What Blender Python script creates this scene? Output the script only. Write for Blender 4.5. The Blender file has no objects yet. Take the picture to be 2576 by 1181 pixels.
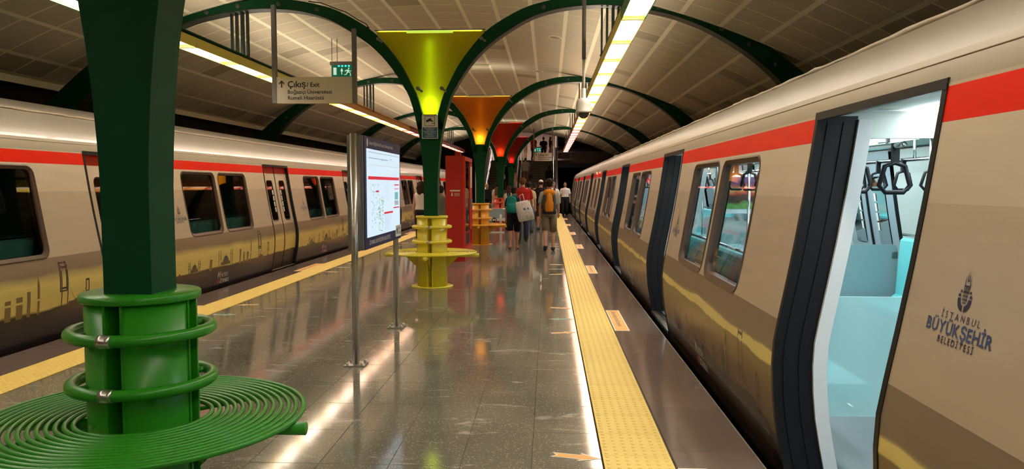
import bpy, bmesh, math, random
from mathutils import Vector, Matrix
from mathutils.geometry import delaunay_2d_cdt
random.seed(7)
PI = math.pi
sc = bpy.context.scene
COL = sc.collection

# ------------------------------------------------------------------ camera
cd = bpy.data.cameras.new('camera'); cam = bpy.data.objects.new('camera', cd); COL.objects.link(cam)
cd.sensor_fit = 'HORIZONTAL'; cd.sensor_width = 36.0; cd.lens = 36.0 * 1900.0 / 2576.0
cd.clip_start = 0.05; cd.clip_end = 300
CAMZ = 1.6
pit = math.atan(123.5 / 1900); yaw = math.atan(92 / 1900 * math.cos(pit))
cam.location = (0, 0, CAMZ); cam.rotation_euler = (PI / 2 - pit, 0, yaw)
sc.camera = cam
# ------------------------------------------------------------------ world, exposure
w = bpy.data.worlds.new('world'); sc.world = w; w.use_nodes = True
w.node_tree.nodes['Background'].inputs[0].default_value = (1.0, 0.85, 0.7, 1)
w.node_tree.nodes['Background'].inputs[1].default_value = 0.03
sc.view_settings.view_transform = 'Standard'; sc.view_settings.look = 'None'
sc.view_settings.gamma = 1; sc.view_settings.use_curve_mapping = False
sc.view_settings.exposure = 0.0
LAMP_E = 31.0         # station luminaires, downward
LAMP_UP = 11.0         # added unseen glow atop the luminaires, brightening the vault
CABIN_E = 14.0         # light strips in the open train
UPLIGHT_W = 8.0      # open tops of the column heads, washing the vault
PANEL_W = 3.0        # lamps inside the coloured column heads
sc.cycles.max_bounces = 8
sc.cycles.use_denoising = True
sc.cycles.sample_clamp_indirect = 4.0
sc.cycles.caustics_reflective = False; sc.cycles.caustics_refractive = False

# ------------------------------------------------------------------ materials
def mat(name, col, rough=.5, metal=0., spec=.5, coat=0., emis=None, es=0., trans=0., noise=None, bump=None, ior=1.45):
    m = bpy.data.materials.new(name); m.use_nodes = True
    nt = m.node_tree; b = nt.nodes['Principled BSDF']
    b.inputs['Base Color'].default_value = (*col, 1)
    b.inputs['Roughness'].default_value = rough; b.inputs['Metallic'].default_value = metal
    b.inputs['Specular IOR Level'].default_value = spec; b.inputs['IOR'].default_value = ior
    b.inputs['Coat Weight'].default_value = coat; b.inputs['Coat Roughness'].default_value = .06
    b.inputs['Transmission Weight'].default_value = trans
    if emis: b.inputs['Emission Color'].default_value = (*emis, 1); b.inputs['Emission Strength'].default_value = es
    tc = nt.nodes.new('ShaderNodeTexCoord')
    if noise:     # (scale, amount)
        n = nt.nodes.new('ShaderNodeTexNoise'); n.inputs['Scale'].default_value = noise[0]; n.inputs['Detail'].default_value = 5
        nt.links.new(tc.outputs['Object'], n.inputs['Vector'])
        mx = nt.nodes.new('ShaderNodeMix'); mx.data_type = 'RGBA'
        mx.inputs['A'].default_value = tuple(c * (1 - noise[1]) for c in col) + (1,)
        mx.inputs['B'].default_value = tuple(min(1, c * (1 + noise[1])) for c in col) + (1,)
        nt.links.new(n.outputs['Fac'], mx.inputs['Factor']); nt.links.new(mx.outputs['Result'], b.inputs['Base Color'])
    if bump:
        n2 = nt.nodes.new('ShaderNodeTexNoise'); n2.inputs['Scale'].default_value = bump[0]; n2.inputs['Detail'].default_value = 4
        nt.links.new(tc.outputs['Object'], n2.inputs['Vector'])
        bp = nt.nodes.new('ShaderNodeBump'); bp.inputs['Strength'].default_value = bump[1]; bp.inputs['Distance'].default_value = .01
        nt.links.new(n2.outputs['Fac'], bp.inputs['Height']); nt.links.new(bp.outputs['Normal'], b.inputs['Normal'])
    return m

M = {}
M['col_green'] = mat('dark green paint', (.001, .055, .020), .5, spec=.2, bump=(60, .05))
M['black_green'] = mat('black green steel', (.006, .018, .014), .45)
def bench_mat(n, c): return mat(n + ' bench paint', c, .30, spec=.5, noise=(9, .10))
M['b_green'] = bench_mat('grass green', (.022, .25, .010)); M['b_yellow'] = bench_mat('yellow', (.80, .68, .05))
M['b_orange'] = bench_mat('orange', (.85, .42, .04)); M['b_red'] = bench_mat('orange red', (.70, .085, .02)); M['b_dred'] = bench_mat('dark red', (.45, .02, .02))
M['steel'] = mat('brushed steel', (.55, .53, .50), .28, 1.0, noise=(30, .12))
M['chrome'] = mat('polished steel', (.75, .75, .75), .12, 1.0)
M['alu'] = mat('grey aluminium', (.32, .32, .33), .35, .7)
M['greyrod'] = mat('grey painted rod', (.17, .17, .18), .5)
M['boltm'] = mat('dull bolt head', (.07, .075, .06), .5)
M['panel'] = mat('ceiling panel felt', (.60, .54, .42), .85, noise=(2.2, .06))
M['panel_d'] = mat('grimy ceiling panel felt', (.42, .37, .28), .85, noise=(2.2, .12))
M['grid'] = mat('cream ceiling grid', (.97, .91, .70), .7)
M['black'] = mat('black paint', (.012, .012, .013), .5)
M['tunnel'] = mat('near black tunnel wall', (.006, .005, .005), .9, noise=(1, .3))  # near black all over, slightly mottled
M['rubber'] = mat('black rubber seal', (.008, .008, .010), .42, spec=.3, bump=(200, .05))
M['white_lin'] = mat('white door lining', (.72, .76, .78), .4)
M['cabin'] = mat('pale cabin panel', (.55, .60, .56), .45)
M['cabin_grey'] = mat('grey cabin panel', (.30, .38, .42), .4)
M['teal'] = mat('turquoise moulded plastic', (.16, .60, .62), .35)
M['cabin_floor'] = mat('dark blue grey cabin floor', (.08, .11, .12), .4, noise=(60, .25))
M['skin'] = mat('skin', (.50, .27, .17), .55)
M['skin2'] = mat('tanned skin', (.36, .18, .10), .55)
M['vred'] = mat('red enamel', (.42, .015, .012), .35, noise=(4, .06))
M['vred2'] = mat('bright red plastic', (.60, .03, .02), .35)
M['white'] = mat('white print', (.80, .78, .72), .5)
M['cream_sign'] = mat('cream sign face', (.72, .67, .55), .5, noise=(5, .06))
M['ink'] = mat('dark navy ink', (.012, .016, .045), .5)
M['navy'] = mat('navy printed border', (.010, .016, .10), .4, spec=.2)
M['blue_print'] = mat('blue notice print', (.04, .13, .28), .5)
M['exit_green'] = mat('green exit sign face', (.0, .16, .09), .4, emis=(.0, .35, .2), es=.12)
M['exit_white'] = mat('lit exit pictogram', (.7, .85, .75), .4, emis=(.6, 1, .8), es=.5)
M['teal_glow'] = mat('exit sign lamp', (.1, .7, .6), .4, emis=(.05, .8, .7), es=1.6)
M['white_plastic'] = mat('white plastic', (.72, .70, .64), .35)
M['dome'] = mat('smoked dome', (.03, .03, .03), .08, spec=.8)
M['org_decal'] = mat('orange floor sticker', (.85, .42, .10), .45, noise=(30, .08))
M['wht_decal'] = mat('white sticker edge', (.80, .74, .62), .45)
M['grn_decal'] = mat('green floor sticker', (.10, .30, .19), .45)
M['red_led'] = mat('red marker lamp', (.9, .05, .03), .4, emis=(1, .05, .02), es=12)
M['wall_far'] = mat('mauve grey cladding', (.42, .36, .34), .7, noise=(2, .08))
M['stair'] = mat('grey stair stone', (.14, .13, .11), .55, noise=(20, .2))
M['stair_edge'] = mat('pale stair nosing', (.26, .25, .21), .5)
M['lamp_h_green'] = mat('green lamp housing', (.05, .22, .06), .4); M['lamp_h_yellow'] = mat('yellow lamp housing', (.85, .72, .12), .4)
M['lamp_h_orange'] = mat('orange lamp housing', (.80, .38, .06), .4); M['lamp_h_red'] = mat('red lamp housing', (.45, .07, .04), .4)
M['louver'] = mat('pale louver blade', (.75, .66, .55), .3, .3)
M['brass'] = mat('dark gold louver', (.45, .34, .12), .35, .6)
M['screen_dark'] = mat('printed skyline ink', (.035, .025, .028), .35, coat=.3)
M['sky_mid'] = mat('printed skyline sepia', (.050, .034, .028), .35, coat=.3)
M['sky_left'] = mat('printed skyline brown', (.20, .135, .055), .35, coat=.3)
M['glow_yellow'] = mat('yellow sunset print', (.62, .46, .12), .3, coat=.4)
M['emblem'] = mat('emblem print', (.02, .022, .06), .4); M['emblem_blue'] = mat('blue lettering', (.035, .07, .19), .4)
M['white_text'] = mat('silver lettering', (.75, .72, .68), .4); M['red_text'] = mat('red mark', (.55, .05, .03), .4)

def glass(name, tint, refl=.9, dens=.1):
    m = bpy.data.materials.new(name); m.use_nodes = True; nt = m.node_tree; nt.nodes.clear()
    o = nt.nodes.new('ShaderNodeOutputMaterial'); t = nt.nodes.new('ShaderNodeBsdfTransparent'); g = nt.nodes.new('ShaderNodeBsdfGlossy')
    g.inputs['Roughness'].default_value = .02; g.inputs['Color'].default_value = (refl, refl, refl, 1)
    t.inputs['Color'].default_value = (*tint, 1)
    f = nt.nodes.new('ShaderNodeFresnel'); f.inputs['IOR'].default_value = 1.5
    x = nt.nodes.new('ShaderNodeMixShader'); nt.links.new(f.outputs[0], x.inputs[0]); nt.links.new(t.outputs[0], x.inputs[1]); nt.links.new(g.outputs[0], x.inputs[2])
    nt.links.new(x.outputs[0], o.inputs[0]); return m
M['glass_clear'] = glass('clear window glass', (.82, .88, .90))
M['glass_dark'] = glass('tinted window glass', (.62, .62, .60))
def frosted(name, col, alpha):
    m = mat(name, col, .3); m.node_tree.nodes['Principled BSDF'].inputs['Alpha'].default_value = alpha; return m
M['frost'] = frosted('frosted partition glass', (.50, .80, .82), .60)
M['frost_grey'] = frosted('grey partition glass', (.30, .42, .44), .85)
def backlit(name, c, c2):
    m = bpy.data.materials.new(name); m.use_nodes = True; nt = m.node_tree; nt.nodes.clear()
    o = nt.nodes.new('ShaderNodeOutputMaterial'); t = nt.nodes.new('ShaderNodeBsdfTranslucent'); d = nt.nodes.new('ShaderNodeBsdfPrincipled')
    t.inputs['Color'].default_value = (*c, 1); d.inputs['Base Color'].default_value = (*c2, 1); d.inputs['Roughness'].default_value = .3
    x = nt.nodes.new('ShaderNodeMixShader'); x.inputs[0].default_value = .45
    nt.links.new(t.outputs[0], x.inputs[1]); nt.links.new(d.outputs[0], x.inputs[2]); nt.links.new(x.outputs[0], o.inputs[0]); return m

def terrazzo(name, base, dark, light, rough, speck, vein=True, sp=.35):
    m = mat(name, base, rough); nt = m.node_tree; b = nt.nodes['Principled BSDF']
    g = nt.nodes.new('ShaderNodeNewGeometry')
    def N(t, **k):
        n = nt.nodes.new(t)
        for a, v in k.items(): n.inputs[a.replace('_', ' ')].default_value = v
        return n
    n1 = N('ShaderNodeTexNoise', Scale=1.6, Detail=6.0); nt.links.new(g.outputs['Position'], n1.inputs['Vector'])
    mp = nt.nodes.new('ShaderNodeMapping'); mp.inputs['Rotation'].default_value = (0, 0, .35); mp.inputs['Scale'].default_value = (1.0, 3.2, 1)
    nt.links.new(g.outputs['Position'], mp.inputs['Vector'])
    n2 = N('ShaderNodeTexNoise', Scale=1.5, Detail=8.0, Roughness=.7, Distortion=1.2); nt.links.new(mp.outputs[0], n2.inputs['Vector'])
    v = N('ShaderNodeTexVoronoi', Scale=speck); nt.links.new(g.outputs['Position'], v.inputs['Vector'])
    r = nt.nodes.new('ShaderNodeValToRGB'); r.color_ramp.elements[0].position = .13; r.color_ramp.elements[0].color = (1, 1, 1, 1)
    r.color_ramp.elements[1].position = .24; r.color_ramp.elements[1].color = (0, 0, 0, 1)
    nt.links.new(v.outputs['Distance'], r.inputs[0])
    m1 = nt.nodes.new('ShaderNodeMix'); m1.data_type = 'RGBA'; m1.inputs['A'].default_value = (*dark, 1); m1.inputs['B'].default_value = (*base, 1)
    nt.links.new(n1.outputs['Fac'], m1.inputs['Factor'])
    rv = nt.nodes.new('ShaderNodeValToRGB'); e = rv.color_ramp.elements
    e[0].position = .585; e[0].color = (0, 0, 0, 1); e[1].position = .66; e[1].color = (1, 1, 1, 1)
    nt.links.new(n2.outputs['Fac'], rv.inputs[0])
    m2 = nt.nodes.new('ShaderNodeMix'); m2.data_type = 'RGBA'; m2.inputs['B'].default_value = (*light, 1)
    mm = nt.nodes.new('ShaderNodeMath'); mm.operation = 'MULTIPLY'; mm.inputs[1].default_value = .45 if vein else .08
    nt.links.new(rv.outputs[0], mm.inputs[0]); nt.links.new(mm.outputs[0], m2.inputs['Factor']); nt.links.new(m1.outputs['Result'], m2.inputs['A'])
    m3 = nt.nodes.new('ShaderNodeMix'); m3.data_type = 'RGBA'; m3.inputs['B'].default_value = (*light, 1)
    m4 = nt.nodes.new('ShaderNodeMath'); m4.operation = 'MULTIPLY'; m4.inputs[1].default_value = sp
    nt.links.new(r.outputs[0], m4.inputs[0]); nt.links.new(m4.outputs[0], m3.inputs['Factor']); nt.links.new(m2.outputs['Result'], m3.inputs['A'])
    oi = nt.nodes.new('ShaderNodeObjectInfo'); hs = nt.nodes.new('ShaderNodeHueSaturation')
    mr = nt.nodes.new('ShaderNodeMapRange'); mr.inputs['To Min'].default_value = .95; mr.inputs['To Max'].default_value = 1.04
    nt.links.new(oi.outputs['Random'], mr.inputs['Value']); nt.links.new(mr.outputs[0], hs.inputs['Value']); nt.links.new(m3.outputs['Result'], hs.inputs['Color'])
    nt.links.new(hs.outputs[0], b.inputs['Base Color'])
    rr = nt.nodes.new('ShaderNodeMapRange'); rr.inputs['To Min'].default_value = rough * .6; rr.inputs['To Max'].default_value = rough * 1.7
    nt.links.new(n2.outputs['Fac'], rr.inputs['Value']); nt.links.new(rr.outputs[0], b.inputs['Roughness'])
    return m
M['terrazzo'] = terrazzo('olive grey terrazzo', (.215, .20, .15), (.115, .108, .082), (.66, .62, .50), .075, 52, True, .75)
M['granite'] = terrazzo('brown polished granite', (.165, .120, .095), (.11, .080, .064), (.30, .24, .18), .12, 110, False, .12)
M['joint'] = mat('dark joint', (.15, .135, .10), .5)
M['tactile'] = mat('yellow tactile rubber', (.80, .58, .14), .5, noise=(3, .07))

# ------------------------------------------------------------------ builders
class MB:
    def __init__(s): s.v = []; s.f = []; s.m = []; s.smooth = []
    def add(s, vs, fs, mi=0, sm=False):
        o = len(s.v); s.v += [tuple(p) for p in vs]
        for f in fs: s.f.append(tuple(i + o for i in f)); s.m.append(mi); s.smooth.append(sm)
        return s
    def box(s, x0, x1, y0, y1, z0, z1, mi=0):
        return s.add([(x, y, z) for x in (x0, x1) for y in (y0, y1) for z in (z0, z1)],
                     [(0, 1, 3, 2), (4, 6, 7, 5), (0, 4, 5, 1), (2, 3, 7, 6), (0, 2, 6, 4), (1, 5, 7, 3)], mi)
    def tube(s, pts, r, n=8, mi=0, closed=False, cap=True, rx=None):
        pts = [Vector(p) for p in pts]; L = len(pts); rr = r if isinstance(r, (list, tuple)) else [r] * L
        vs = []; up = Vector((0, 0, 1)); prev = None
        for i, p in enumerate(pts):
            a = pts[(i - 1) % L] if (closed or i > 0) else p; b = pts[(i + 1) % L] if (closed or i < L - 1) else p
            t = (b - a).normalized()
            if prev is None:
                u = t.cross(up)
                if u.length < 1e-3: u = Vector((1, 0, 0))
            else: u = prev - t * prev.dot(t)
            u.normalize(); prev = u; w_ = t.cross(u)
            for k in range(n):
                an = 2 * PI * k / n; vs.append(p + (u * math.cos(an) + w_ * math.sin(an)) * rr[i])
        fs = []
        for i in range(L if closed else L - 1):
            j = (i + 1) % L
            for k in range(n): fs.append((i * n + k, j * n + k, j * n + (k + 1) % n, i * n + (k + 1) % n))
        if cap and not closed: fs.append(tuple(range(n - 1, -1, -1))[::-1]); fs.append(tuple((L - 1) * n + k for k in range(n))[::-1])
        return s.add(vs, fs, mi, True)
    def lathe(s, prof, c=(0, 0, 0), n=24, mi=0, a0=0, a1=2 * PI):
        full = abs(a1 - a0 - 2 * PI) < 1e-6; m = n if full else n + 1; vs = []
        for k in range(m):
            a = a0 + (a1 - a0) * k / n
            for r, z in prof: vs.append((c[0] + r * math.cos(a), c[1] + r * math.sin(a), c[2] + z))
        P = len(prof); fs = []
        for k in range(n):
            j = (k + 1) % m
            for i in range(P - 1): fs.append((k * P + i, j * P + i, j * P + i + 1, k * P + i + 1))
        return s.add(vs, fs, mi, True)
    def prism(s, poly, axis, a, b, mi=0):      # poly 2D, extruded along axis 0/1/2 from a to b
        def P(u, v, w_): return {0: (w_, u, v), 1: (u, w_, v), 2: (u, v, w_)}[axis]
        n = len(poly); vs = [P(u, v, a) for u, v in poly] + [P(u, v, b) for u, v in poly]
        fs = [tuple(range(n)), tuple(range(2 * n - 1, n - 1, -1))] + [(i, i + n, (i + 1) % n + n, (i + 1) % n) for i in range(n)]
        return s.add(vs, fs, mi)
    def ell(s, c, r, n=10, m=7, mi=0):
        prof = []; vs = []; fs = []
        for i in range(m + 1):
            t = PI * i / m
            for k in range(n):
                a = 2 * PI * k / n; vs.append((c[0] + r[0] * math.sin(t) * math.cos(a), c[1] + r[1] * math.sin(t) * math.sin(a), c[2] + r[2] * math.cos(t)))
        for i in range(m):
            for k in range(n): fs.append((i * n + k, (i + 1) * n + k, (i + 1) * n + (k + 1) % n, i * n + (k + 1) % n))
        return s.add(vs, fs, mi, True)
    def loft(s, rings, n=12, mi=0):            # rings: (center, rx, ry) horizontal ellipses
        vs = []; fs = []
        for c, rx, ry in rings:
            for k in range(n):
                a = 2 * PI * k / n; vs.append((c[0] + rx * math.cos(a), c[1] + ry * math.sin(a), c[2]))
        for i in range(len(rings) - 1):
            for k in range(n): fs.append((i * n + k, i * n + (k + 1) % n, (i + 1) * n + (k + 1) % n, (i + 1) * n + k))
        fs.append(tuple(range(n - 1, -1, -1))); fs.append(tuple((len(rings) - 1) * n + k for k in range(n)))
        return s.add(vs, fs, mi, True)
    def mesh(s, name, mats):
        me = bpy.data.meshes.new(name); me.from_pydata(s.v, [], s.f)
        for m in (mats if isinstance(mats, (list, tuple)) else [mats]): me.materials.append(M[m] if isinstance(m, str) else m)
        me.polygons.foreach_set('material_index', s.m); me.polygons.foreach_set('use_smooth', s.smooth)
        bm = bmesh.new(); bm.from_mesh(me); bmesh.ops.recalc_face_normals(bm, faces=bm.faces); bm.to_mesh(me); bm.free()
        me.update(); return me
    def obj(s, name, mats, parent=None, loc=(0, 0, 0)): return link(name, s.mesh(name, mats), parent, loc)

def link(name, me, parent=None, loc=(0, 0, 0), rot=None):
    o = bpy.data.objects.new(name, me); COL.objects.link(o); o.location = loc
    if rot: o.rotation_euler = rot
    if parent: o.parent = parent
    return o
def tag(o, label=None, cat=None, group=None, kind=None):
    if label: o['label'] = label
    if cat: o['category'] = cat
    if group: o['group'] = group
    if kind: o['kind'] = kind
    return o
def thing(name, label, cat, loc=(0, 0, 0), rz=0, group=None):
    o = bpy.data.objects.new(name, None); COL.objects.link(o); o.location = loc; o.rotation_euler = (0, 0, rz)
    o.empty_display_size = .1
    return tag(o, label, cat, group)
def struct(o): o['kind'] = 'structure'; return o
def catmull(P, n=4):
    out = []
    for i in range(len(P) - 1):
        p0 = P[max(i - 1, 0)]; p1 = P[i]; p2 = P[i + 1]; p3 = P[min(i + 2, len(P) - 1)]
        for k in range(n):
            t = k / n
            out.append(tuple(.5 * ((2 * b) + (c - a) * t + (2 * a - 5 * b + 4 * c - d) * t * t + (3 * b - a - 3 * c + d) * t ** 3) for a, b, c, d in zip(p0, p1, p2, p3)))
    out.append(tuple(P[-1])); return out
def interp(x, xs, ys):
    if x <= xs[0]: return ys[0]
    for i in range(len(xs) - 1):
        if x <= xs[i + 1]:
            return ys[i] + (ys[i + 1] - ys[i]) * (x - xs[i]) / (xs[i + 1] - xs[i])
    return ys[-1]
TXC = {}
def text_mesh(body, size, align='LEFT', bold=0.0, sx=1.0, depth=0.0):
    key = (body, size, align, bold, sx)
    if key in TXC: return TXC[key]
    cu = bpy.data.curves.new('txt', 'FONT'); cu.body = body; cu.size = size; cu.align_x = align; cu.offset = bold * size
    cu.resolution_u = 2; cu.extrude = depth; cu.space_character = 1.0
    o = bpy.data.objects.new('txt', cu); COL.objects.link(o)
    dg = bpy.context.evaluated_depsgraph_get(); me = bpy.data.meshes.new_from_object(o.evaluated_get(dg))
    vs = [(v.co.x * sx, v.co.y) for v in me.vertices]; fs = [tuple(p.vertices) for p in me.polygons]
    bpy.data.objects.remove(o); bpy.data.curves.remove(cu); bpy.data.meshes.remove(me)
    TXC[key] = (vs, fs); return vs, fs
def put_text(mb, body, size, mapf, u0, v0, mi=0, align='LEFT', bold=0.0, sx=1.0, shear=0.0):
    vs, fs = text_mesh(body, size, align, bold, sx)
    mb.add([mapf(u0 + x + shear * y, v0 + y) for x, y in vs], fs, mi)

# ================================================================== STATION SHELL
VX, VR = -1.93, 13.05; VZ = 4.8 - VR
XC = -1.84; MIR = -1.93
COLY = [3.31, 11.85, 20.4, 28.95, 37.5]
Y0, Y1 = -9.0, 46.0
YB = 43.2            # platform end: foot of the stairs
PL, PR = 2 * MIR - 1.23, 1.23
# platform core
b = MB(); b.box(PL, PR, Y0, YB, -1.1, -0.024); floor = struct(b.obj('floor', 'joint'))
b = MB(); b.box(-9.0, PL - .0, Y0, Y1 + 30, -1.3, -1.1); b.box(PR, 5.2, Y0, Y1 + 30, -1.3, -1.1); struct(b.obj('floor_track_bed', 'tunnel'))
# terrazzo tiles: 0.4 x 0.6
def proj(X, Y, Z):
    d = Vector((X, Y, Z - CAMZ)); m = cam.rotation_euler.to_matrix(); l = m.transposed() @ d
    if l.z > -.1: return None
    return 1288 + 1900 * l.x / -l.z, 590.5 - 1900 * l.y / -l.z, -l.z
def inview(X, Y, Z, mg=60):
    p = proj(X, Y, Z); return p is not None and -mg < p[0] < 2576 + mg and -mg < p[1] < 1181 + mg
def tile_field(name, x0, x1, nx, y0, y1, dy, z0, z1, material, parent, limit, gap=.0016):
    dx = (x1 - x0) / nx
    t = MB(); h = gap / 2; e = .002
    t.add([(h, h, z0), (dx - h, h, z0), (dx - h, dy - h, z0), (h, dy - h, z0), (h, h, z1 - e), (dx - h, h, z1 - e), (dx - h, dy - h, z1 - e), (h, dy - h, z1 - e),
           (h + e, h + e, z1), (dx - h - e, h + e, z1), (dx - h - e, dy - h - e, z1), (h + e, dy - h - e, z1)],
          [(0, 1, 5, 4), (1, 2, 6, 5), (2, 3, 7, 6), (3, 0, 4, 7), (4, 5, 9, 8), (5, 6, 10, 9), (6, 7, 11, 10), (7, 4, 8, 11), (8, 9, 10, 11)])
    me = t.mesh(name, material); cells = []
    ny = int((y1 - y0) / dy + .5)
    for j in range(ny):
        for i in range(nx):
            X, Y = x0 + i * dx, y0 + j * dy
            vis = inview(X + dx / 2, Y + dy / 2, z1)
            cells.append((0 if vis else 1, max(Y, 0), X, Y))
    cells.sort(); rest = MB()
    for n, (v, _, X, Y) in enumerate(cells):
        if v == 0 and n < limit: link(name, me, parent, (X, Y, 0))
        else: rest.add([(X + p[0], Y + p[1], p[2]) for p in t.v], t.f)
    if rest.v: tag(rest.obj(name + 's', material, parent), kind='stuff')
SL0, SL1 = 2 * MIR - .73 - .0, 2 * MIR - .32       # left tactile strip
tile_field('terrazzo_tile', SL1 + .005, .315, 11, -9, YB, .6, -.03, 0.0, 'terrazzo', floor, 296)
tile_field('edge_slab', .735, PR, 1, -9, YB, .9, -.03, 0.0, 'granite', floor, 50)
tile_field('edge_slab', PL, SL0 - .005, 1, -9, YB, .9, -.03, 0.0, 'granite', floor, 50)
# platform nosings
b = MB(); b.box(PR - .004, PR + .012, Y0, YB, -.18, -.006); struct(b.obj('trim_1', 'joint'))
b = MB(); b.box(PL - .012, PL + .004, Y0, YB, -.18, -.006); struct(b.obj('trim_2', 'joint'))
# tactile tiles with domes
tt = MB(); tt.add([(0.002, .002, -.03), (.398, .002, -.03), (.398, .398, -.03), (.002, .398, -.03), (.002, .002, .004), (.398, .002, .004), (.398, .398, .004), (.002, .398, .004)],
       [(0, 1, 5, 4), (1, 2, 6, 5), (2, 3, 7, 6), (3, 0, 4, 7), (4, 5, 6, 7)])
for i in range(7):
    for j in range(7):
        cx, cy = .028 + i * .0573, .028 + j * .0573
        vs = []; 
        for r, z in ((.0135, .004), (.0085, .0085)):
            for k in range(7): a = 2 * PI * k / 7; vs.append((cx + r * math.cos(a), cy + r * math.sin(a), z))
        tt.add(vs, [(k, (k + 1) % 7, 7 + (k + 1) % 7, 7 + k) for k in range(7)] + [tuple(range(7, 14))], 0, False)
tme = tt.mesh('tactile_tile', 'tactile')
for side, x0 in (('right', .322), ('left', SL0 + .004)):
    st = thing('tactile_strip', 'yellow studded tactile warning strip along the %s platform edge' % side, 'warning strip', (x0, 0, 0))
    y = -1.2 if side == 'right' else 0.0
    while y < YB - .4: link('tactile_tile', tme, st, (0, y, 0)); y += .4

# ------------------------------------------------------------------ vaulted ceiling
def vp(arc, rr=VR): t = arc / VR; return VX + rr * math.sin(t), VZ + rr * math.cos(t)
ARC = [-6.36, -5.90, -5.12, -4.40, -3.70, -3.10, -2.52, -1.96, -1.44, -.92, -.30, .34, .97, 1.61, 2.24, 2.86, 3.42, 3.98, 4.60, 5.25, 5.97, 6.36]
b = MB(); vs = []; fs = []; N = 44
for k in range(N + 1):
    a = -6.42 + 12.84 * k / N
    for rr in (VR, VR + .12):
        X, Z = vp(a, rr); vs += [(X, Y0, Z), (X, Y1, Z)]
for k in range(N):
    o = 4 * k; fs += [(o, o + 1, o + 5, o + 4), (o + 2, o + 6, o + 7, o + 3)]
fs += [(0, 2, 3, 1), (4 * N, 4 * N + 1, 4 * N + 3, 4 * N + 2)]
b.add(vs, fs, 0, True); ceiling = struct(b.obj('ceiling', 'grid'))
cells = []
pm = {}
ny = int((Y1 - 3.0) / .62)
for i in range(len(ARC) - 1):
    a0, a1 = ARC[i], ARC[i + 1]; wd = a1 - a0 - .075; ln = .62 - .045
    p = MB(); seg = 3; vs = []
    for k in range(seg + 1):
        t = (-wd / 2 + wd * k / seg) / VR
        for rr in (VR + .004, VR - .004):
            for yy in (-ln / 2, ln / 2): vs.append((rr * math.sin(t), yy, rr * math.cos(t) - VR))
    fs = []
    for k in range(seg):
        o = 4 * k; fs += [(o + 2, o + 3, o + 7, o + 6), (o, o + 4, o + 5, o + 1), (o, o + 2, o + 6, o + 4), (o + 1, o + 5, o + 7, o + 3)]
    fs += [(0, 1, 3, 2), (4 * seg, 4 * seg + 2, 4 * seg + 3, 4 * seg + 1)]
    p.add(vs, fs); pm[i] = (p, p.mesh('ceiling_panel', 'panel'), p.mesh('ceiling_panel', 'panel_d'), (a0 + a1) / 2)
for j in range(-18, ny):
    for i in pm:
        Y = 3.0 + .31 + j * .62
        if Y < Y0 + .3: continue
        X, Z = vp(pm[i][3]); vis = inview(X, Y, Z, 20)
        hid = X > 3.9 and Y < 8
        cells.append(((0 if vis and not hid else 1), Y, i, X, Z))
cells.sort(); rest = [MB(), MB()]
for n, (v, Y, i, X, Z) in enumerate(cells):
    dirty = random.random() < (.035 if 0 < i < 20 else .5)
    th = pm[i][3] / VR
    if v == 0 and n < 298: link('ceiling_panel', pm[i][2 if dirty else 1], ceiling, (X, Y, Z), (0, th, 0))
    else:
        c, s_ = math.cos(th), math.sin(th)
        rest[dirty].add([(X + q[0] * c + q[2] * s_, Y + q[1], Z - q[0] * s_ + q[2] * c) for q in pm[i][0].v], pm[i][0].f)
tag(rest[0].obj('ceiling_panels', 'panel', ceiling), kind='stuff'); tag(rest[1].obj('ceiling_panels', 'panel_d', ceiling), kind='stuff')
# ceiling edge trims, side walls
for k, (sgn, nm) in enumerate(((-1, 'left'), (1, 'right'))):
    X, Z = vp(6.42 * sgn)
    b = MB(); b.box(X - .02, X + .02, Y0, Y1, Z - .10, Z + .02); struct(b.obj('trim_%d' % (3 + k), 'grid'))
    xw = X + sgn * .25
    b = MB(); b.box(min(xw, xw + sgn * .2), max(xw, xw + sgn * .2), Y0, Y1 + 30, -1.3, 4.2); b.box(min(X, xw), max(X, xw), Y0, Y1, Z - .06, Z + .02); struct(b.obj('wall_' + nm, 'tunnel'))
# rear wall behind the camera, tunnel end walls
b = MB(); b.box(-9, 5.3, Y0 - .2, Y0, -1.3, 5.2); struct(b.obj('wall_rear', 'tunnel'))
b = MB(); b.box(-9, -3.95, Y1, Y1 + .2, 2.9, 5.0); b.box(.55, 5.4, Y1, Y1 + .2, 3.95, 5.0); b.box(.55, 5.4, Y1 + 20, Y1 + 20.2, -1.3, 4); b.box(-9, -3.95, Y1 + 20, Y1 + 20.2, -1.3, 4)
b.box(-9, -3.95, Y1, Y1 + 20, 2.9, 3.1); b.box(.55, 5.4, Y1, Y1 + 20, 3.95, 4.1); struct(b.obj('wall_back', 'tunnel'))

# ------------------------------------------------------------------ stairs and upper landing
SX0, SX1 = -3.85, .42; ST0 = 43.3; NS = 20; RI = 3.25 / NS; TR = .335
stair = thing('staircase', 'wide grey stone staircase rising to the upper landing at the platform end', 'stairs', ((SX0 + SX1) / 2, ST0, 0))
stw = (SX1 - SX0) / 2
sb = MB(); sb.box(-stw, stw, 0, TR + .02, 0, RI - .03); sb.box(-stw, stw, -.015, TR, RI - .03, RI)
sme = sb.mesh('step', 'stair'); sn = MB(); sn.box(-stw, stw, -.018, .03, RI - .028, RI + .002); sne = sn.mesh('nosing', 'stair_edge')
for k in range(NS):
    s_ = link('step', sme, stair, (0, k * TR, k * RI)); link('nosing', sne, s_)
b = MB(); b.prism([(0, 0), (NS * TR, 3.25), (NS * TR, 0)], 0, -stw + .01, stw - .01) if False else b.prism([(.05, -.02), (NS * TR, 3.1), (NS * TR, -.02)], 0, -stw + .01, stw - .01)
b.obj('underside', 'stair', stair)
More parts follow.
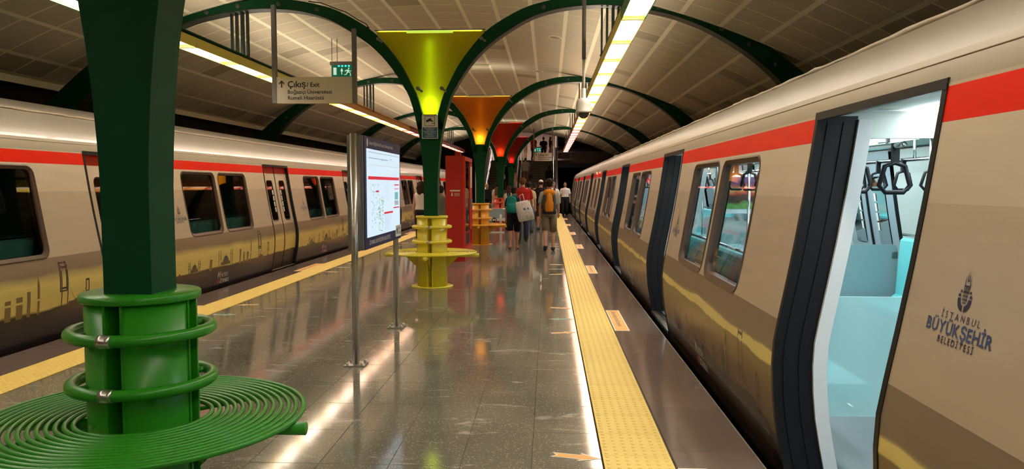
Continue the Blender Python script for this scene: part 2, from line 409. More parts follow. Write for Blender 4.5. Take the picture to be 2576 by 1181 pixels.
for sx in (-1, 1):
    x = sx * (stw + .07); b = MB()
    b.prism([(-.3, 0), (-.3, 1.0), (.2, 1.0), (NS * TR, 4.1), (NS * TR + .4, 4.1), (NS * TR + .4, 0)], 0, x - .07, x + .07)
    b.obj('parapet', 'wall_far', stair)
for x, top in ((-stw + .12, 0), (-.20, 1), (.02, 1), (stw - .1, 0)):
    b = MB(); L = NS * TR
    b.tube([(x, -.15, .95), (x, .2, 1.0), (x, L, 4.15), (x, L + .6, 4.2)], .035, 8)
    b.tube([(x, -.15, .55), (x, .2, .6), (x, L, 3.75), (x, L + .6, 3.8)], .02, 6)
    for k in range(6):
        yy = .2 + k * (L - .3) / 5; zz = (int(yy / TR) + 1) * RI
        b.tube([(x, yy, zz - .02), (x, yy, zz + .83)], .025, 6)
    b.obj('handrail', 'white' if top else 'chrome', stair)
LY = ST0 + NS * TR
b = MB(); b.box(SX0 - .2, 5.4, LY, 62, 3.05, 3.25); struct(b.obj('floor_landing', 'wall_far'))
b = MB()
for k in range(12):
    x = SX0 - 1.3 + k * .8; b.box(x + .006, x + .794, 58, 58.1, 3.25, 6.2)
bk = struct(b.obj('wall_landing', 'wall_far'))
b = MB(); b.box(SX0 - .35, SX0 - .2, YB, 58, 0, 6.2); b.box(.5, .62, Y1, 58, 3.9, 6.2); struct(b.obj('wall_stairs', 'wall_far'))
b = MB(); b.box(SX0 - .3, 6, Y1, 62, 5.6, 5.7); struct(b.obj('ceiling_landing', 'panel'))
b = MB(); b.box(SX1 + .14, SX1 + .16, YB, LY, -1.1, 1.0); b.box(SX0 - .2, SX1 + .15, YB, YB + .1, -1.1, -.02); struct(b.obj('wall_platform_end', 'tunnel'))
# glazed bridge balustrade over the tracks
br = thing('bridge_balustrade', 'pale glazed balustrade of the bridge above the right hand track', 'railing', (.6, 49.6, 3.3))
for k in range(5):
    b = MB(); b.box(k * .85 + .03, k * .85 + .80, 0, .02, .05, .42); b.obj('glass_panel', 'wall_far', br)
    b = MB(); b.box(k * .85 - .02, k * .85 + .02, -.02, .04, 0, .5); b.obj('post', 'alu', br)
b = MB(); b.box(-.02, 4.3, -.03, .05, .45, .50); b.obj('top_rail', 'alu', br)
b = MB(); b.lathe([(.001, 0), (.16, 0), (.16, .03), (.10, .05), (.001, .05)], (0, 0, 0), 20)
dl = thing('downlight', 'small round lit downlight in the landing ceiling', 'ceiling light', (-1.95, 47.2, 5.55))
lm = mat('downlight lens', (1, .95, .85), .5, emis=(1, .85, .65), es=12)
link('lens', b.mesh('lens', lm), dl)
for (x, y, p) in ((-1.5, 54, 230), (1.5, 54, 60)):  # unseen area lights brightening the landing and stairs, no fixture built
    ld = bpy.data.lights.new('landing_fill_light', 'AREA'); ld.shape = 'RECTANGLE'; ld.size = 2.5; ld.size_y = .5; ld.energy = p; ld.color = (1, .8, .65)
    lo = bpy.data.objects.new('landing_fill_light', ld); COL.objects.link(lo); lo.location = (x, y, 5.5); tag(lo, 'unseen warm area light over the %s half of the upper landing' % ('left' if x < 0 else 'right'), 'ceiling light')

# ceiling fittings
def on_vault(X): return VZ + math.sqrt(VR ** 2 - (X - VX) ** 2), math.asin((X - VX) / VR)
for k, (X, Y, lab) in enumerate(((-1.85, 20.2, 'slatted air vent in the ceiling right above the orange column head'), (-1.86, 25.3, 'slatted air vent in the ceiling behind the orange column head'), (-2.66, 34.2, 'far slatted air vent in the ceiling behind the red column head'))):
    Z, a = on_vault(X); t = thing('air_vent', lab, 'vent', (X, Y, Z - .006)); t.rotation_euler = (0, a, 0)
    b = MB()
    for q in ((-.30, .30, -.15, -.12), (-.30, .30, .12, .15), (-.30, -.27, -.12, .12), (.27, .30, -.12, .12)): b.box(q[0], q[1], q[2], q[3], -.02, .0)
    b.obj('frame', 'grid', t); b = MB(); b.box(-.27, .27, -.12, .12, -.004, -.001); b.obj('back', 'black', t)
    for j in range(7): b = MB(); b.box(-.27, .27, -.11 + j * .034, -.10 + j * .034, -.016, -.004); b.obj('slat', 'grid', t)
for X, Y, lab in ((.13, 15.7, 'nearer round ceiling speaker right of the yellow green column head'), (-.28, 20.7, 'second round ceiling speaker beyond the dome camera')):
    Z, a = on_vault(X); t = thing('ceiling_speaker', lab, 'speaker', (X, Y, Z - .006)); t.rotation_euler = (0, a, 0)
    b = MB(); b.lathe([(.001, -.012), (.12, -.012), (.14, -.006), (.145, 0), (.001, 0)], (0, 0, 0), 24); b.obj('ring', 'grid', t); b = MB(); b.lathe([(.001, -.016), (.105, -.013), (.105, -.010)], (0, 0, 0), 20); b.obj('grille', 'panel_d', t)
# ------------------------------------------------------------------ arched columns
UP = [(.11, 2.66), (.20, 2.98), (.28, 3.14), (.44, 3.45), (.67, 3.755), (.87, 3.97), (1.14, 4.15), (1.45, 4.31), (1.75, 4.40), (2.15, 4.475), (2.6, 4.49), (3.0, 4.45), (3.4, 4.385), (3.8, 4.29), (4.2, 4.165), (4.62, 4.01), (5.04, 3.77), (5.50, 3.45), (5.95, 3.07), (6.2, 2.85)]
LO = [(.19, 2.46), (.21, 2.55), (.30, 2.91), (.44, 3.20), (.68, 3.54), (.95, 3.80), (1.24, 4.0), (1.50, 4.15), (1.76, 4.25), (2.12, 4.325), (2.6, 4.355), (3.0, 4.325), (3.4, 4.26), (3.8, 4.16), (4.3, 3.95), (4.8, 3.65), (5.2, 3.33), (5.45, 3.05), (5.85, 2.65)]
UPC = catmull(UP, 3); LOC = catmull(LO, 3)
def resample(P, n):
    d = [0]
    for a, c in zip(P, P[1:]): d.append(d[-1] + math.dist(a, c))
    out = []
    for k in range(n):
        t = d[-1] * k / (n - 1)
        for i in range(len(P) - 1):
            if t <= d[i + 1] + 1e-9:
                f = (t - d[i]) / (d[i + 1] - d[i]); out.append((P[i][0] + (P[i + 1][0] - P[i][0]) * f, P[i][1] + (P[i + 1][1] - P[i][1]) * f)); break
    return out
NA = 56
loA = resample(LOC, NA); upA = resample([(0.06, 2.50)] + UPC, NA)
def arch_mesh(sg):
    b = MB(); hd = .11
    # web
    vs = []; 
    for (xl, zl), (xu, zu) in zip(loA, upA):
        for yy in (-hd, hd): vs += [(sg * xl, yy, zl), (sg * xu, yy, zu)]
    fs = []
    for k in range(NA - 1):
        o = 4 * k; fs += [(o, o + 1, o + 5, o + 4), (o + 2, o + 6, o + 7, o + 3), (o + 1, o + 3, o + 7, o + 5), (o, o + 4, o + 6, o + 2)]
    fs += [(0, 2, 3, 1), (4 * NA - 4, 4 * NA - 3, 4 * NA - 1, 4 * NA - 2)]
    b.add(vs, fs)
    return b.mesh('arch_rib', 'col_green')
ARCH = {1: arch_mesh(1), -1: arch_mesh(-1)}
def flange_mesh(sg):
    b = MB(); vs = []; L = loA[5:]
    for (x, z) in L:
        for yy in (-.118, .118): vs += [(sg * x, yy, z - .014), (sg * x, yy, z)]
    fs = []
    for k in range(len(L) - 1):
        o = 4 * k; fs += [(o, o + 1, o + 5, o + 4), (o + 2, o + 6, o + 7, o + 3), (o + 1, o + 3, o + 7, o + 5), (o, o + 4, o + 6, o + 2)]
    b.add(vs, fs); return b.mesh('flange', 'black_green')
FL = {1: flange_mesh(1), -1: flange_mesh(-1)}
bb = MB(); bb.tube([(0, -.012, 0), (0, .012, 0)], .035, 14); BOLT = bb.mesh('bolt', 'boltm')
# coloured funnel panel between the ribs (front and back sheet, top lip)
def panel_mesh(m):
    b = MB(); L = [p for p in zip(upA, range(NA)) if 2.3 < p[0][1] < 4.0 and p[0][0] < 1.2]
    n = 0; vs = []
    xs = [(max(.04, x - .012), z) for (x, z), _ in L]; xs.append((interp(3.99, [z for x, z in xs], [x for x, z in xs]), 3.99))
    xs = [q for q in xs if q[1] <= 3.99]; xs = [(.10, 2.69)] + [q for q in xs if q[1] > 2.70]
    for (x, z) in xs:
        for k in range(9):
            u = -1 + 2 * k / 8; vs.append((u * x, -.085 + 0.0 * u, z))
    fs = [(i * 9 + k, i * 9 + k + 1, i * 9 + 10 + k, i * 9 + 9 + k) for i in range(len(xs) - 1) for k in range(8)]
    b.add(vs, fs, 0, True)
    return b.mesh('glass_panel', m), xs
heads = [('yellow green', (.65, .80, .02), (.46, .34, .012)), ('yellow green', (.70, .74, .02), (.50, .34, .012)), ('orange', (.95, .42, .02), (.50, .13, .012)), ('red', (.75, .045, .01), (.26, .018, .01)), ('dark red', (.6, .02, .02), (.14, .010, .010))]
clipb = MB(); clipb.tube([(0, 0, 0), (.07, 0, -.05)], .017, 8); clipb.tube([(0, -.02, 0), (0, .03, 0)], .03, 10); CLIP = clipb.mesh('panel_clip', 'greyrod')
names = ['nearest the camera, inside the grass green ring bench', 'with the camera notice, inside the yellow ring bench', 'inside the orange ring bench', 'inside the red ring bench', 'farthest of the row, before the stairs']
for ci, cy in enumerate(COLY):
    t = thing('arched_column', 'dark green steel column with branching arches, ' + names[ci], 'column', (XC, cy, 0), 0, 'arched columns down the platform centre')
    b = MB(); hw = .108
    pf = [(hw, .02), (hw, 1.6), (.115, 1.78), (.130, 2.0), (.150, 2.2), (.176, 2.38), (.206, 2.54), (.10, 2.70)]; b.prism(pf + [(-x, z) for x, z in reversed(pf)], 1, -.11, .11)
    b.obj('shaft', 'col_green', t)
    for sg in (1, -1):
        r = link('arch_rib', ARCH[sg], t); link('flange', FL[sg], r)
        for d in (1.75, 2.35, 3.0, 3.5, 4.0, 4.45, 4.87, 5.27):
            z = (interp(d, [p[0] for p in UP], [p[1] for p in UP]) + interp(d, [p[0] for p in LO], [p[1] for p in LO])) / 2
            link('bolt', BOLT, t, (sg * d, -.112, z))
    pmm, xs = panel_mesh(backlit(heads[ci][0] + ' backlit sheet', heads[ci][1], heads[ci][2]))
    link('glass_panel', pmm, t)
    g2 = link('glass_panel', pmm, t, (0, 0, 0), (0, 0, PI)); 
    for sg in (1, -1):
        for (d, z) in ((.86, 3.86), (.245, 3.1)): link('panel_clip', CLIP, t, (sg * (d - .06), -.11, z), (0, 0 if sg < 0 else PI, 0) if False else None)
    b = MB(); b.box(-.86, .86, -.09, -.075, 3.992, 4.004); b.box(-.86, .86, .075, .09, 3.992, 4.004); b.obj('top_lip', 'black_green', t)
    gc = ((.70, 1, .08), (.70, 1, .08), (1, .55, .05), (1, .12, .02), (1, .04, .03))[ci]
    b = MB(); b.box(-.09, .09, -.06, .06, 2.70, 2.72); b.obj('lamp', mat('column head lamp', (1, 1, 1), .5, emis=gc, es=5), t)
    b = MB(); b.tube([(0, 0, 2.72), (0, 0, 3.86)], .012, 10); b.obj('lamp_tube', mat('%s tube lamp' % heads[ci][0], (1, 1, 1), .5, emis=gc, es=(7, 7, 1.6, .5, .2)[ci]), t)
    ld = bpy.data.lights.new('column_uplight', 'POINT'); ld.shadow_soft_size = .05; ld.energy = PANEL_W * (1, 1.0, 1.6, 1.2, .8)[ci]; ld.color = (.85, 1, .30) if ci < 2 else (1, .85, .45)
    lo = bpy.data.objects.new('uplight', ld); COL.objects.link(lo); lo.location = (0, 0, 2.85); lo.parent = t
    b = MB(); b.box(-.36, .36, -.092, -.089, 3.950, 3.990); b.obj('top_lamp', mat('%s top lamp' % heads[ci][0], (.3, .3, .1), .5, emis=gc, es=(.8, .8, .3, .08, .03)[ci]), t)
    ld = bpy.data.lights.new('ceiling_uplight', 'AREA'); ld.shape = 'RECTANGLE'; ld.size = 1.6; ld.size_y = .16; ld.energy = UPLIGHT_W; ld.color = (1, .90, .68)
    lo = bpy.data.objects.new('ceiling_uplight', ld); COL.objects.link(lo); lo.location = (0, 0, 3.97); lo.rotation_euler = (PI, 0, 0); lo.parent = t

# ------------------------------------------------------------------ ring benches round the columns
seat_rings = [.285 + .0345 * k for k in range(13)]
def make_bench(i, mname, lab):
    t = thing('ring_bench', lab, 'bench', (XC, COLY[i], 0), 0, 'round benches about the columns')
    n = 48 if i < 2 else 28
    b = MB(); b.lathe([(.12, 0), (.33, 0), (.33, .015), (.12, .015)], (0, 0, 0), n); b.obj('base_plate', mname, t)
    for q in range(4):
        a0 = -PI / 2 + q * PI / 2 + .16; a1 = a0 + PI / 2 - .32
        b = MB(); b.lathe([(.215, .015), (.232, .015), (.232, 1.09), (.215, 1.09), (.215, .015)], (0, 0, 0), n // 4, 0, a0, a1)
        for a in (a0, a1):
            c, s_ = math.cos(a), math.sin(a); px, py = -s_ * .006, c * .006
            b.add([(r * c + k * px, r * s_ + k * py, z) for r in (.13, .238) for k in (-1, 1) for z in (.015, 1.09)], [(0, 1, 3, 2), (4, 6, 7, 5), (0, 4, 5, 1), (2, 3, 7, 6), (0, 2, 6, 4), (1, 5, 7, 3)])
        b.obj('drum_shell', mname, t)
    b = MB(); b.lathe([(.125, .02), (.13, .02), (.13, 1.09)], (0, 0, 0), n); b.obj('core', mname, t)
    b = MB(); b.lathe([(.11, 1.09), (.248, 1.09), (.252, 1.095), (.252, 1.118), (.246, 1.124), (.11, 1.124)], (0, 0, 0), n); b.obj('collar', mname, t)
    for z in (.95, .72):
        b = MB(); b.tube([(.292 * math.cos(2 * PI * k / n), .292 * math.sin(2 * PI * k / n), z) for k in range(n)], .0265, 12 if i < 2 else 8, 0, True)
        for q in range(4):
            a = PI / 4 + q * PI / 2; c, s_ = math.cos(a), math.sin(a); b.tube([(.23 * c, .23 * s_, z), (.28 * c, .28 * s_, z)], .014, 6)
        r = b.obj('back_ring', mname, t)
        b = MB(); aa = [-PI / 2 - .09, -PI / 2 - .03, -PI / 2 + .03, -PI / 2 + .09]
        b.tube([(.292 * math.cos(a), .292 * math.sin(a), z) for a in aa], .029, 14); b.obj('clamp', 'steel', r)
    for R in seat_rings:
        m = n + 16 if i == 0 else n
        b = MB(); b.tube([(R * math.cos(2 * PI * (k) / m), R * math.sin(2 * PI * k / m), .545) for k in range(m)], .0115 if R < .69 else .013, 8 if i < 2 else 6, 0, True); b.obj('seat_ring', mname, t)
    for q in range(8):
        a = q * PI / 4; c, s_ = math.cos(a), math.sin(a); big = q % 2 == 0
        b = MB()
        if big:
            b.tube([(.22 * c, .22 * s_, .50), (.745 * c, .745 * s_, .50)], .03, 14)
            P = lambda u, z, k: (u * c - k * s_ * .006, u * s_ + k * c * .006, z)
            b.add([P(.232, .30, 1), P(.42, .475, 1), P(.232, .475, 1), P(.232, .30, -1), P(.42, .475, -1), P(.232, .475, -1)], [(0, 1, 2), (3, 5, 4), (0, 3, 4, 1), (1, 4, 5, 2), (2, 5, 3, 0)])
        else: b.tube([(.24 * c, .24 * s_, .53), (.70 * c, .70 * s_, .53)], .009, 6)
        b.obj('seat_arm', mname, t)
make_bench(0, 'b_green', 'grass green tubular ring bench round the nearest column')
make_bench(1, 'b_yellow', 'yellow tubular ring bench round the column with the camera notice')
make_bench(2, 'b_orange', 'orange tubular ring bench just beyond the red vending machine')
make_bench(3, 'b_red', 'orange red tubular ring bench, fourth of the row')
make_bench(4, 'b_dred', 'dark red ring bench round the farthest column, behind the walkers')

cp = [( -d, interp(d, [p[0] for p in UP], [p[1] for p in UP]) + .03 + (.02 if k % 2 else 0)) for k, d in enumerate((1.9, 1.7, 1.5, 1.3, 1.12, 1.0, .97))]
b = MB(); b.tube([(x, -.06, z) for x, z in cp], .008, 6); t = thing('loose_cable', 'black cable lying along the left arch above the cream exit sign', 'cable', (XC, COLY[1], 0)); b.obj('cord', 'black', t)
b = MB(); b.ell((-.97, -.06, 4.04), (.025, .025, .03), 8, 6); b.obj('plug', 'black', t)
# camera notice on the second column
nt_ = thing('camera_notice', 'white and blue surveillance camera notice on the green column', 'sign', (XC, COLY[1] - .135, 0))
b = MB(); b.box(-.125, .125, -.004, .004, 2.325, 2.685); b.obj('board', 'white', nt_)
b = MB(); b.box(-.115, .115, -.0055, -.0045, 2.335, 2.50); bl = b.obj('blue_field', 'blue_print', nt_)
b = MB(); fy = -.0065
for k, (ln, tx) in enumerate(((.10, 'Güvenliğiniz İçin'), (.07, 'Tüm Alanlar'), (.09, 'Güvenlik Kameraları'), (.10, 'İle Kayıt Altına'), (.06, 'Alınarak'), (.08, 'İzlenmektedir'))):
    put_text(b, tx, .024, lambda u, v: (u, fy, v), 0, 2.478 - k * .0245, 0, 'CENTER')
b.obj('lettering', 'white', bl)
b = MB()
for (x0, x1, z0, z1) in ((-.08, .08, 2.52, 2.526), (-.08, .08, 2.664, 2.67), (-.08, -.074, 2.52, 2.67), (.074, .08, 2.52, 2.67)): b.box(x0, x1, -.0055, -.0042, z0, z1)
R2 = lambda x, z, a=math.radians(28): (x * math.cos(a) - z * math.sin(a) - .01, x * math.sin(a) + z * math.cos(a) + 2.612)
b.add([(*[R2(x, z)[0]], -.0055, R2(x, z)[1]) for x, z in ((-.05, -.015), (.035, -.018), (.035, .018), (-.05, .015))], [(0, 1, 2, 3)])
b.add([(*[R2(x, z)[0]], -.0055, R2(x, z)[1]) for x, z in ((.0, -.018), (.03, -.018), (.05, -.045), (.035, -.05))], [(0, 1, 2, 3)])
b.box(.03, .068, -.0055, -.0045, 2.556, 2.564); b.box(.062, .068, -.0055, -.0045, 2.545, 2.575)
b.obj('camera_pictogram', 'black', nt_)

# ------------------------------------------------------------------ linear luminaires
LX = {'right': .935, 'left': -4.86}; BZ = 3.45; HW = .135; HH = .14; NSG = 6; SGL = 8.55 / NSG
diff = mat('lit lamp diffuser', (1, .9, .8), .5, emis=(1.0, .87, .76), es=LAMP_E)
upm = mat('added upward glow', (1, .9, .8), .5, emis=(1.0, .85, .66), es=LAMP_UP)  # added glow on the housing tops to brighten the vault, unseen from below
db = MB(); db.box(-HW + .03, HW - .03, .05, SGL - .05, .055, .065); DME = db.mesh('diffuser', diff)
lb = MB()
for k in range(15): yy = .05 + k * (SGL - .1) / 14; lb.box(-HW + .02, HW - .02, yy - .004, yy + .004, .032, .052)
LME = lb.mesh('louver', 'louver')
cb = MB(); cb.box(-HW, HW, -.022, .022, -.004, .06)
def lamp_bay(side, y0, mname, label, pipe):
    t = thing('linear_luminaire', label, 'ceiling light', (LX[side], y0, BZ), 0, 'luminaire runs over the %s platform' % side)
    b = MB(); L = 8.55 - .01
    b.box(-HW, -HW + .012, 0, L, 0, HH); b.box(HW - .012, HW, 0, L, 0, HH); b.box(-HW, HW, 0, L, HH - .01, HH); b.box(-HW, HW, 0, .008, .0, HH)
    b.obj('housing', mname, t)
    b = MB(); b.box(-.07, .07, .05, L - .05, HH + .001, HH + .004); b.obj('upward_glow', upm, t)
    for s_ in (-1, 1):
        b = MB(); b.tube([(s_ * (HW - .03), 0, HH + .03), (s_ * (HW - .03), L, HH + .03)], .022, 8); b.obj('conduit', pipe, t)
    cme = cb.mesh('cross_bar', mname)
    for k in range(NSG):
        link('diffuser', DME, t, (0, k * SGL, 0)); link('louver', LME, t, (0, k * SGL, 0)); link('cross_bar', cme, t, (0, k * SGL, 0))
bays = [(-8.5, 'lamp_h_green', 'green'), (.08, 'lamp_h_green', 'green'), (8.64, 'lamp_h_yellow', 'yellow'), (17.2, 'lamp_h_orange', 'orange'), (25.75, 'lamp_h_red', 'red'), (34.3, 'lamp_h_red', 'dark red')]
for side in ('right', 'left'):
    for k, (y0, mn, cn) in enumerate(bays):
        lamp_bay(side, y0, mn, ('%s framed ceiling luminaire run along the %s platform, %s' % (cn, side, ('behind the viewer', 'nearest run', 'second run', 'third run', 'fourth run', 'farthest run')[k])), 'col_green' if k < 3 else mn)
    # hanger bars from every arch
    for k, cy in enumerate(COLY):
        t = thing('lamp_hanger', 'dark green flat hanger bars from the %s arch over the %s lamps' % (('first', 'second', 'third', 'fourth', 'fifth')[k], side), 'bracket', (LX[side], cy, BZ + HH))
        for x, wd in ((-.125, .014), (-.045, .017), (.045, .022), (.125, .016)):
            b = MB(); b.box(x - wd, x + wd, -.03, .03, .02, 4.32 - BZ - HH); b.obj('bar', 'black_green', t)
        b = MB(); b.box(-.15, .15, -.05, .05, .004, .022); b.obj('foot_plate', 'black_green', t)

# ================================================================== TRAINS
TPZ = [-.35, -.12, 0, .15, .3, .45, .6, .73, .86, 1.05, 1.29, 1.55, 1.8, 1.99]
TPX = [1.345, 1.338, 1.328, 1.298, 1.272, 1.257, 1.251, 1.258, 1.281, 1.318, 1.362, 1.404, 1.44, 1.466]
def PXf(z): return interp(z, TPZ, TPX)
TCX = 2.60          # car centre line (right hand train)
DW, MIDL, ENDL = 1.37, 4.06, 1.98
ZD = 1.975
def livery(name, yel_lo, yel_hi, fade, cream, cream2, grey):
    m = bpy.data.materials.new(name); m.use_nodes = True; nt = m.node_tree; b = nt.nodes['Principled BSDF']
    uv = nt.nodes.new('ShaderNodeUVMap'); sx = nt.nodes.new('ShaderNodeSeparateXYZ'); nt.links.new(uv.outputs[0], sx.inputs[0])
    n = nt.nodes.new('ShaderNodeTexNoise'); n.inputs['Scale'].default_value = 2.2; n.inputs['Detail'].default_value = 5
    mp = nt.nodes.new('ShaderNodeMapping'); mp.inputs['Scale'].default_value = (.6, 3.0, 1); nt.links.new(uv.outputs[0], mp.inputs[0]); nt.links.new(mp.outputs[0], n.inputs['Vector'])
    # wavy z for the sunset band
    a = nt.nodes.new('ShaderNodeMath'); a.operation = 'MULTIPLY_ADD'; a.inputs[1].default_value = .10; nt.links.new(n.outputs['Fac'], a.inputs[0]); nt.links.new(sx.outputs['Y'], a.inputs[2])
    sub = nt.nodes.new('ShaderNodeMath'); sub.operation = 'SUBTRACT'; sub.inputs[1].default_value = .05; nt.links.new(a.outputs[0], sub.inputs[0])
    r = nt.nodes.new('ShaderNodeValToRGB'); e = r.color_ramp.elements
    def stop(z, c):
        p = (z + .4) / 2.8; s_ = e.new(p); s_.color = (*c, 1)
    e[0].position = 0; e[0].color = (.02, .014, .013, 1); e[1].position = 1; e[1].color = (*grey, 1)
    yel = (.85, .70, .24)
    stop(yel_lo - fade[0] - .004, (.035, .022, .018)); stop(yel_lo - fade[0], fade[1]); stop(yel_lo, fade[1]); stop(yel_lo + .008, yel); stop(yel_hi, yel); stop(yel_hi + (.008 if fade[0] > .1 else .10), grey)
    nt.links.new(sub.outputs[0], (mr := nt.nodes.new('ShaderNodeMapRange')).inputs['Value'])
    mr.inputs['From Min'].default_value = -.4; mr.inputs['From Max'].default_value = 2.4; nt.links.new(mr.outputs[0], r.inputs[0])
    # crisp upper bands
    mr2 = nt.nodes.new('ShaderNodeMapRange'); mr2.inputs['From Min'].default_value = -.4; mr2.inputs['From Max'].default_value = 2.4
    nt.links.new(sx.outputs['Y'], mr2.inputs['Value'])
    r2 = nt.nodes.new('ShaderNodeValToRGB'); r2.color_ramp.interpolation = 'CONSTANT'; e2 = r2.color_ramp.elements
    e2[0].position = 0; e2[0].color = (*cream2, 1); e2[1].position = (1.53 + .4) / 2.8; e2[1].color = (*cream, 1)
    for z, c in ((1.825, (.80, .010, .002)), (1.962, cream2)): s_ = e2.new((z + .4) / 2.8); s_.color = (*c, 1)
    nt.links.new(mr2.outputs[0], r2.inputs[0])
    lt = nt.nodes.new('ShaderNodeMath'); lt.operation = 'GREATER_THAN'; lt.inputs[1].default_value = .855; nt.links.new(sx.outputs['Y'], lt.inputs[0])
    mx = nt.nodes.new('ShaderNodeMix'); mx.data_type = 'RGBA'; nt.links.new(lt.outputs[0], mx.inputs['Factor']); nt.links.new(r.outputs[0], mx.inputs['A']); nt.links.new(r2.outputs[0], mx.inputs['B'])
    n3 = nt.nodes.new('ShaderNodeTexNoise'); n3.inputs['Scale'].default_value = 4; n3.inputs['Detail'].default_value = 6; nt.links.new(mp.outputs[0], n3.inputs['Vector'])
    hs = nt.nodes.new('ShaderNodeHueSaturation'); m3 = nt.nodes.new('ShaderNodeMapRange'); m3.inputs['To Min'].default_value = .88; m3.inputs['To Max'].default_value = 1.12
    nt.links.new(n3.outputs['Fac'], m3.inputs['Value']); nt.links.new(m3.outputs[0], hs.inputs['Value']); nt.links.new(mx.outputs['Result'], hs.inputs['Color'])
    nt.links.new(hs.outputs[0], b.inputs['Base Color'])
    b.inputs['Roughness'].default_value = .30; b.inputs['Coat Weight'].default_value = .06; b.inputs['Coat Roughness'].default_value = .08; b.inputs['Specular IOR Level'].default_value = .35
    return m
M['livR'] = livery('cream train livery', .585, .655, (.385, (.15, .10, .055)), (.60, .49, .36), (.50, .40, .285), (.235, .175, .12))  # brown below the yellow stands in for glancing reflection on the print
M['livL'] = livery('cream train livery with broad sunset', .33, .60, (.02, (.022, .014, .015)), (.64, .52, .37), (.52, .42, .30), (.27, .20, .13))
M['roof'] = mat('warm grey train roof', (.25, .22, .17), .34, coat=.2, noise=(2.5, .12))
M['roof_lightened'] = mat('roof grey lightened on steep edge', (.38, .32, .235), .32, coat=.2, noise=(2.5, .08))  # roof grey lightened on the steep edge to offset weaker light there
M['roof_lip'] = mat('roof sealant lip', (.36, .29, .20), .5, noise=(8, .2))
M['frame_br'] = mat('dark brown window gasket', (.075, .045, .03), .35)
M['under'] = mat('black underframe', (.012, .012, .012), .6)
M['door_red'] = mat('shaded red door top', (.42, .02, .015), .3); M['door_cream'] = mat('silver cream door leaf', (.56, .48, .37), .25, .3)

def rrect(s0, s1, z0, z1, r, n=5, lean=0.0):
    P = []
    for cx, cz, a in ((s1 - r, z1 - r, 0), (s0 + r, z1 - r, PI / 2), (s0 + r, z0 + r, PI), (s1 - r, z0 + r, 1.5 * PI)):
        for k in range(n + 1):
            t = a + PI / 2 * k / n; P.append((cx + r * math.cos(t), cz + r * math.sin(t)))
    return P
def inside(p, poly):
    x, y = p; c = False; j = len(poly) - 1
    for i in range(len(poly)):
        xi, yi = poly[i]; xj, yj = poly[j]
        if (yi > y) != (yj > y) and x < (xj - xi) * (y - yi) / (yj - yi) + xi: c = not c
        j = i
    return c
class Side:
    """maps (s along the car, z, off inwards) to car-local coordinates"""
    def __init__(s, hand, far=False): s.hand = hand; s.far = far
    def __call__(s, u, z, off=0.0):
        d = TCX - PXf(z) - off                      # half width at z
        sg = -1 if not s.far else 1
        x = sg * d                                   # right hand train: platform side is -x
        y = -u
        return (x, y, z) if s.hand == 'right' else (-x, -y, z)
def skin_panel(mb, mp, s0, s1, z0, z1, holes, off=0.0, mi=0, uvs=None):
    vs = []; es = []
    def loop(P):
        o = len(vs); vs.extend(Vector(p) for p in P); es.extend([(o + i, o + (i + 1) % len(P)) for i in range(len(P))])
    zs = [z0] + [z for z in TPZ if z0 + .01 < z < z1 - .01] + [z1]
    loop([(s0, z) for z in zs] + [(s1, z) for z in reversed(zs)])
    for z in zs[1:-1]:
        o = len(vs); vs.extend([Vector((s0, z)), Vector((s1, z))]); es.append((o, o + 1))
    for h in holes: loop(h)
    V, E_, F, *_ = delaunay_2d_cdt(vs, es, [], 1, 1e-5)
    fs = []
    for f in F:
        c = ((V[f[0]][0] + V[f[1]][0] + V[f[2]][0]) / 3, (V[f[0]][1] + V[f[1]][1] + V[f[2]][1]) / 3)
        if not any(inside(c, h) for h in holes): fs.append(tuple(f))
    mb.add([mp(v[0], v[1], off) for v in V], fs, mi, True)
    if uvs is not None: uvs.extend([(v[0], v[1]) for v in V])
def obj_uv(mb, uvs, name, mats, parent):
    me = bpy.data.meshes.new(name); me.from_pydata(mb.v, [], mb.f)
    for m in mats: me.materials.append(M[m])
    me.polygons.foreach_set('material_index', mb.m); me.polygons.foreach_set('use_smooth', mb.smooth)
    ul = me.uv_layers.new(name='UVMap')
    for l in me.loops: ul.data[l.index].uv = uvs[l.vertex_index]
    o = link(name, me, parent); return o
def ring(mb, mp, A, B, offA, offB, mi=0):
    n = len(A); mb.add([mp(u, z, offA) for u, z in A] + [mp(u, z, offB) for u, z in B], [(i, (i + 1) % n, n + (i + 1) % n, n + i) for i in range(n)], mi, True)
def vstrip(mb, mp, u, z0, z1, o0, o1, mi=0):
    """flat strip at constant u following the profile, from off o0 to o1"""
    zs = [z0] + [z for z in TPZ if z0 < z < z1] + [z1]
    vs = []
    for z in zs: vs += [mp(u, z, o0), mp(u, z, o1)]
    mb.add(vs, [(2 * i, 2 * i + 1, 2 * i + 3, 2 * i + 2) for i in range(len(zs) - 1)], mi)
def vbar(mb, mp, u0, u1, z0, z1, o0, o1, mi=0):
    zs = [z0] + [z for z in TPZ if z0 < z < z1] + [z1]; vs = []
    for z in zs: vs += [mp(u0, z, o0), mp(u1, z, o0), mp(u1, z, o1), mp(u0, z, o1)]
    fs = []
    for i in range(len(zs) - 1):
        for k in range(4): fs.append((4 * i + k, 4 * i + (k + 1) % 4, 4 * i + 4 + (k + 1) % 4, 4 * i + 4 + k))
    n = 4 * (len(zs) - 1); fs += [(0, 1, 2, 3), (n, n + 3, n + 2, n + 1)]
    mb.add(vs, fs, mi)

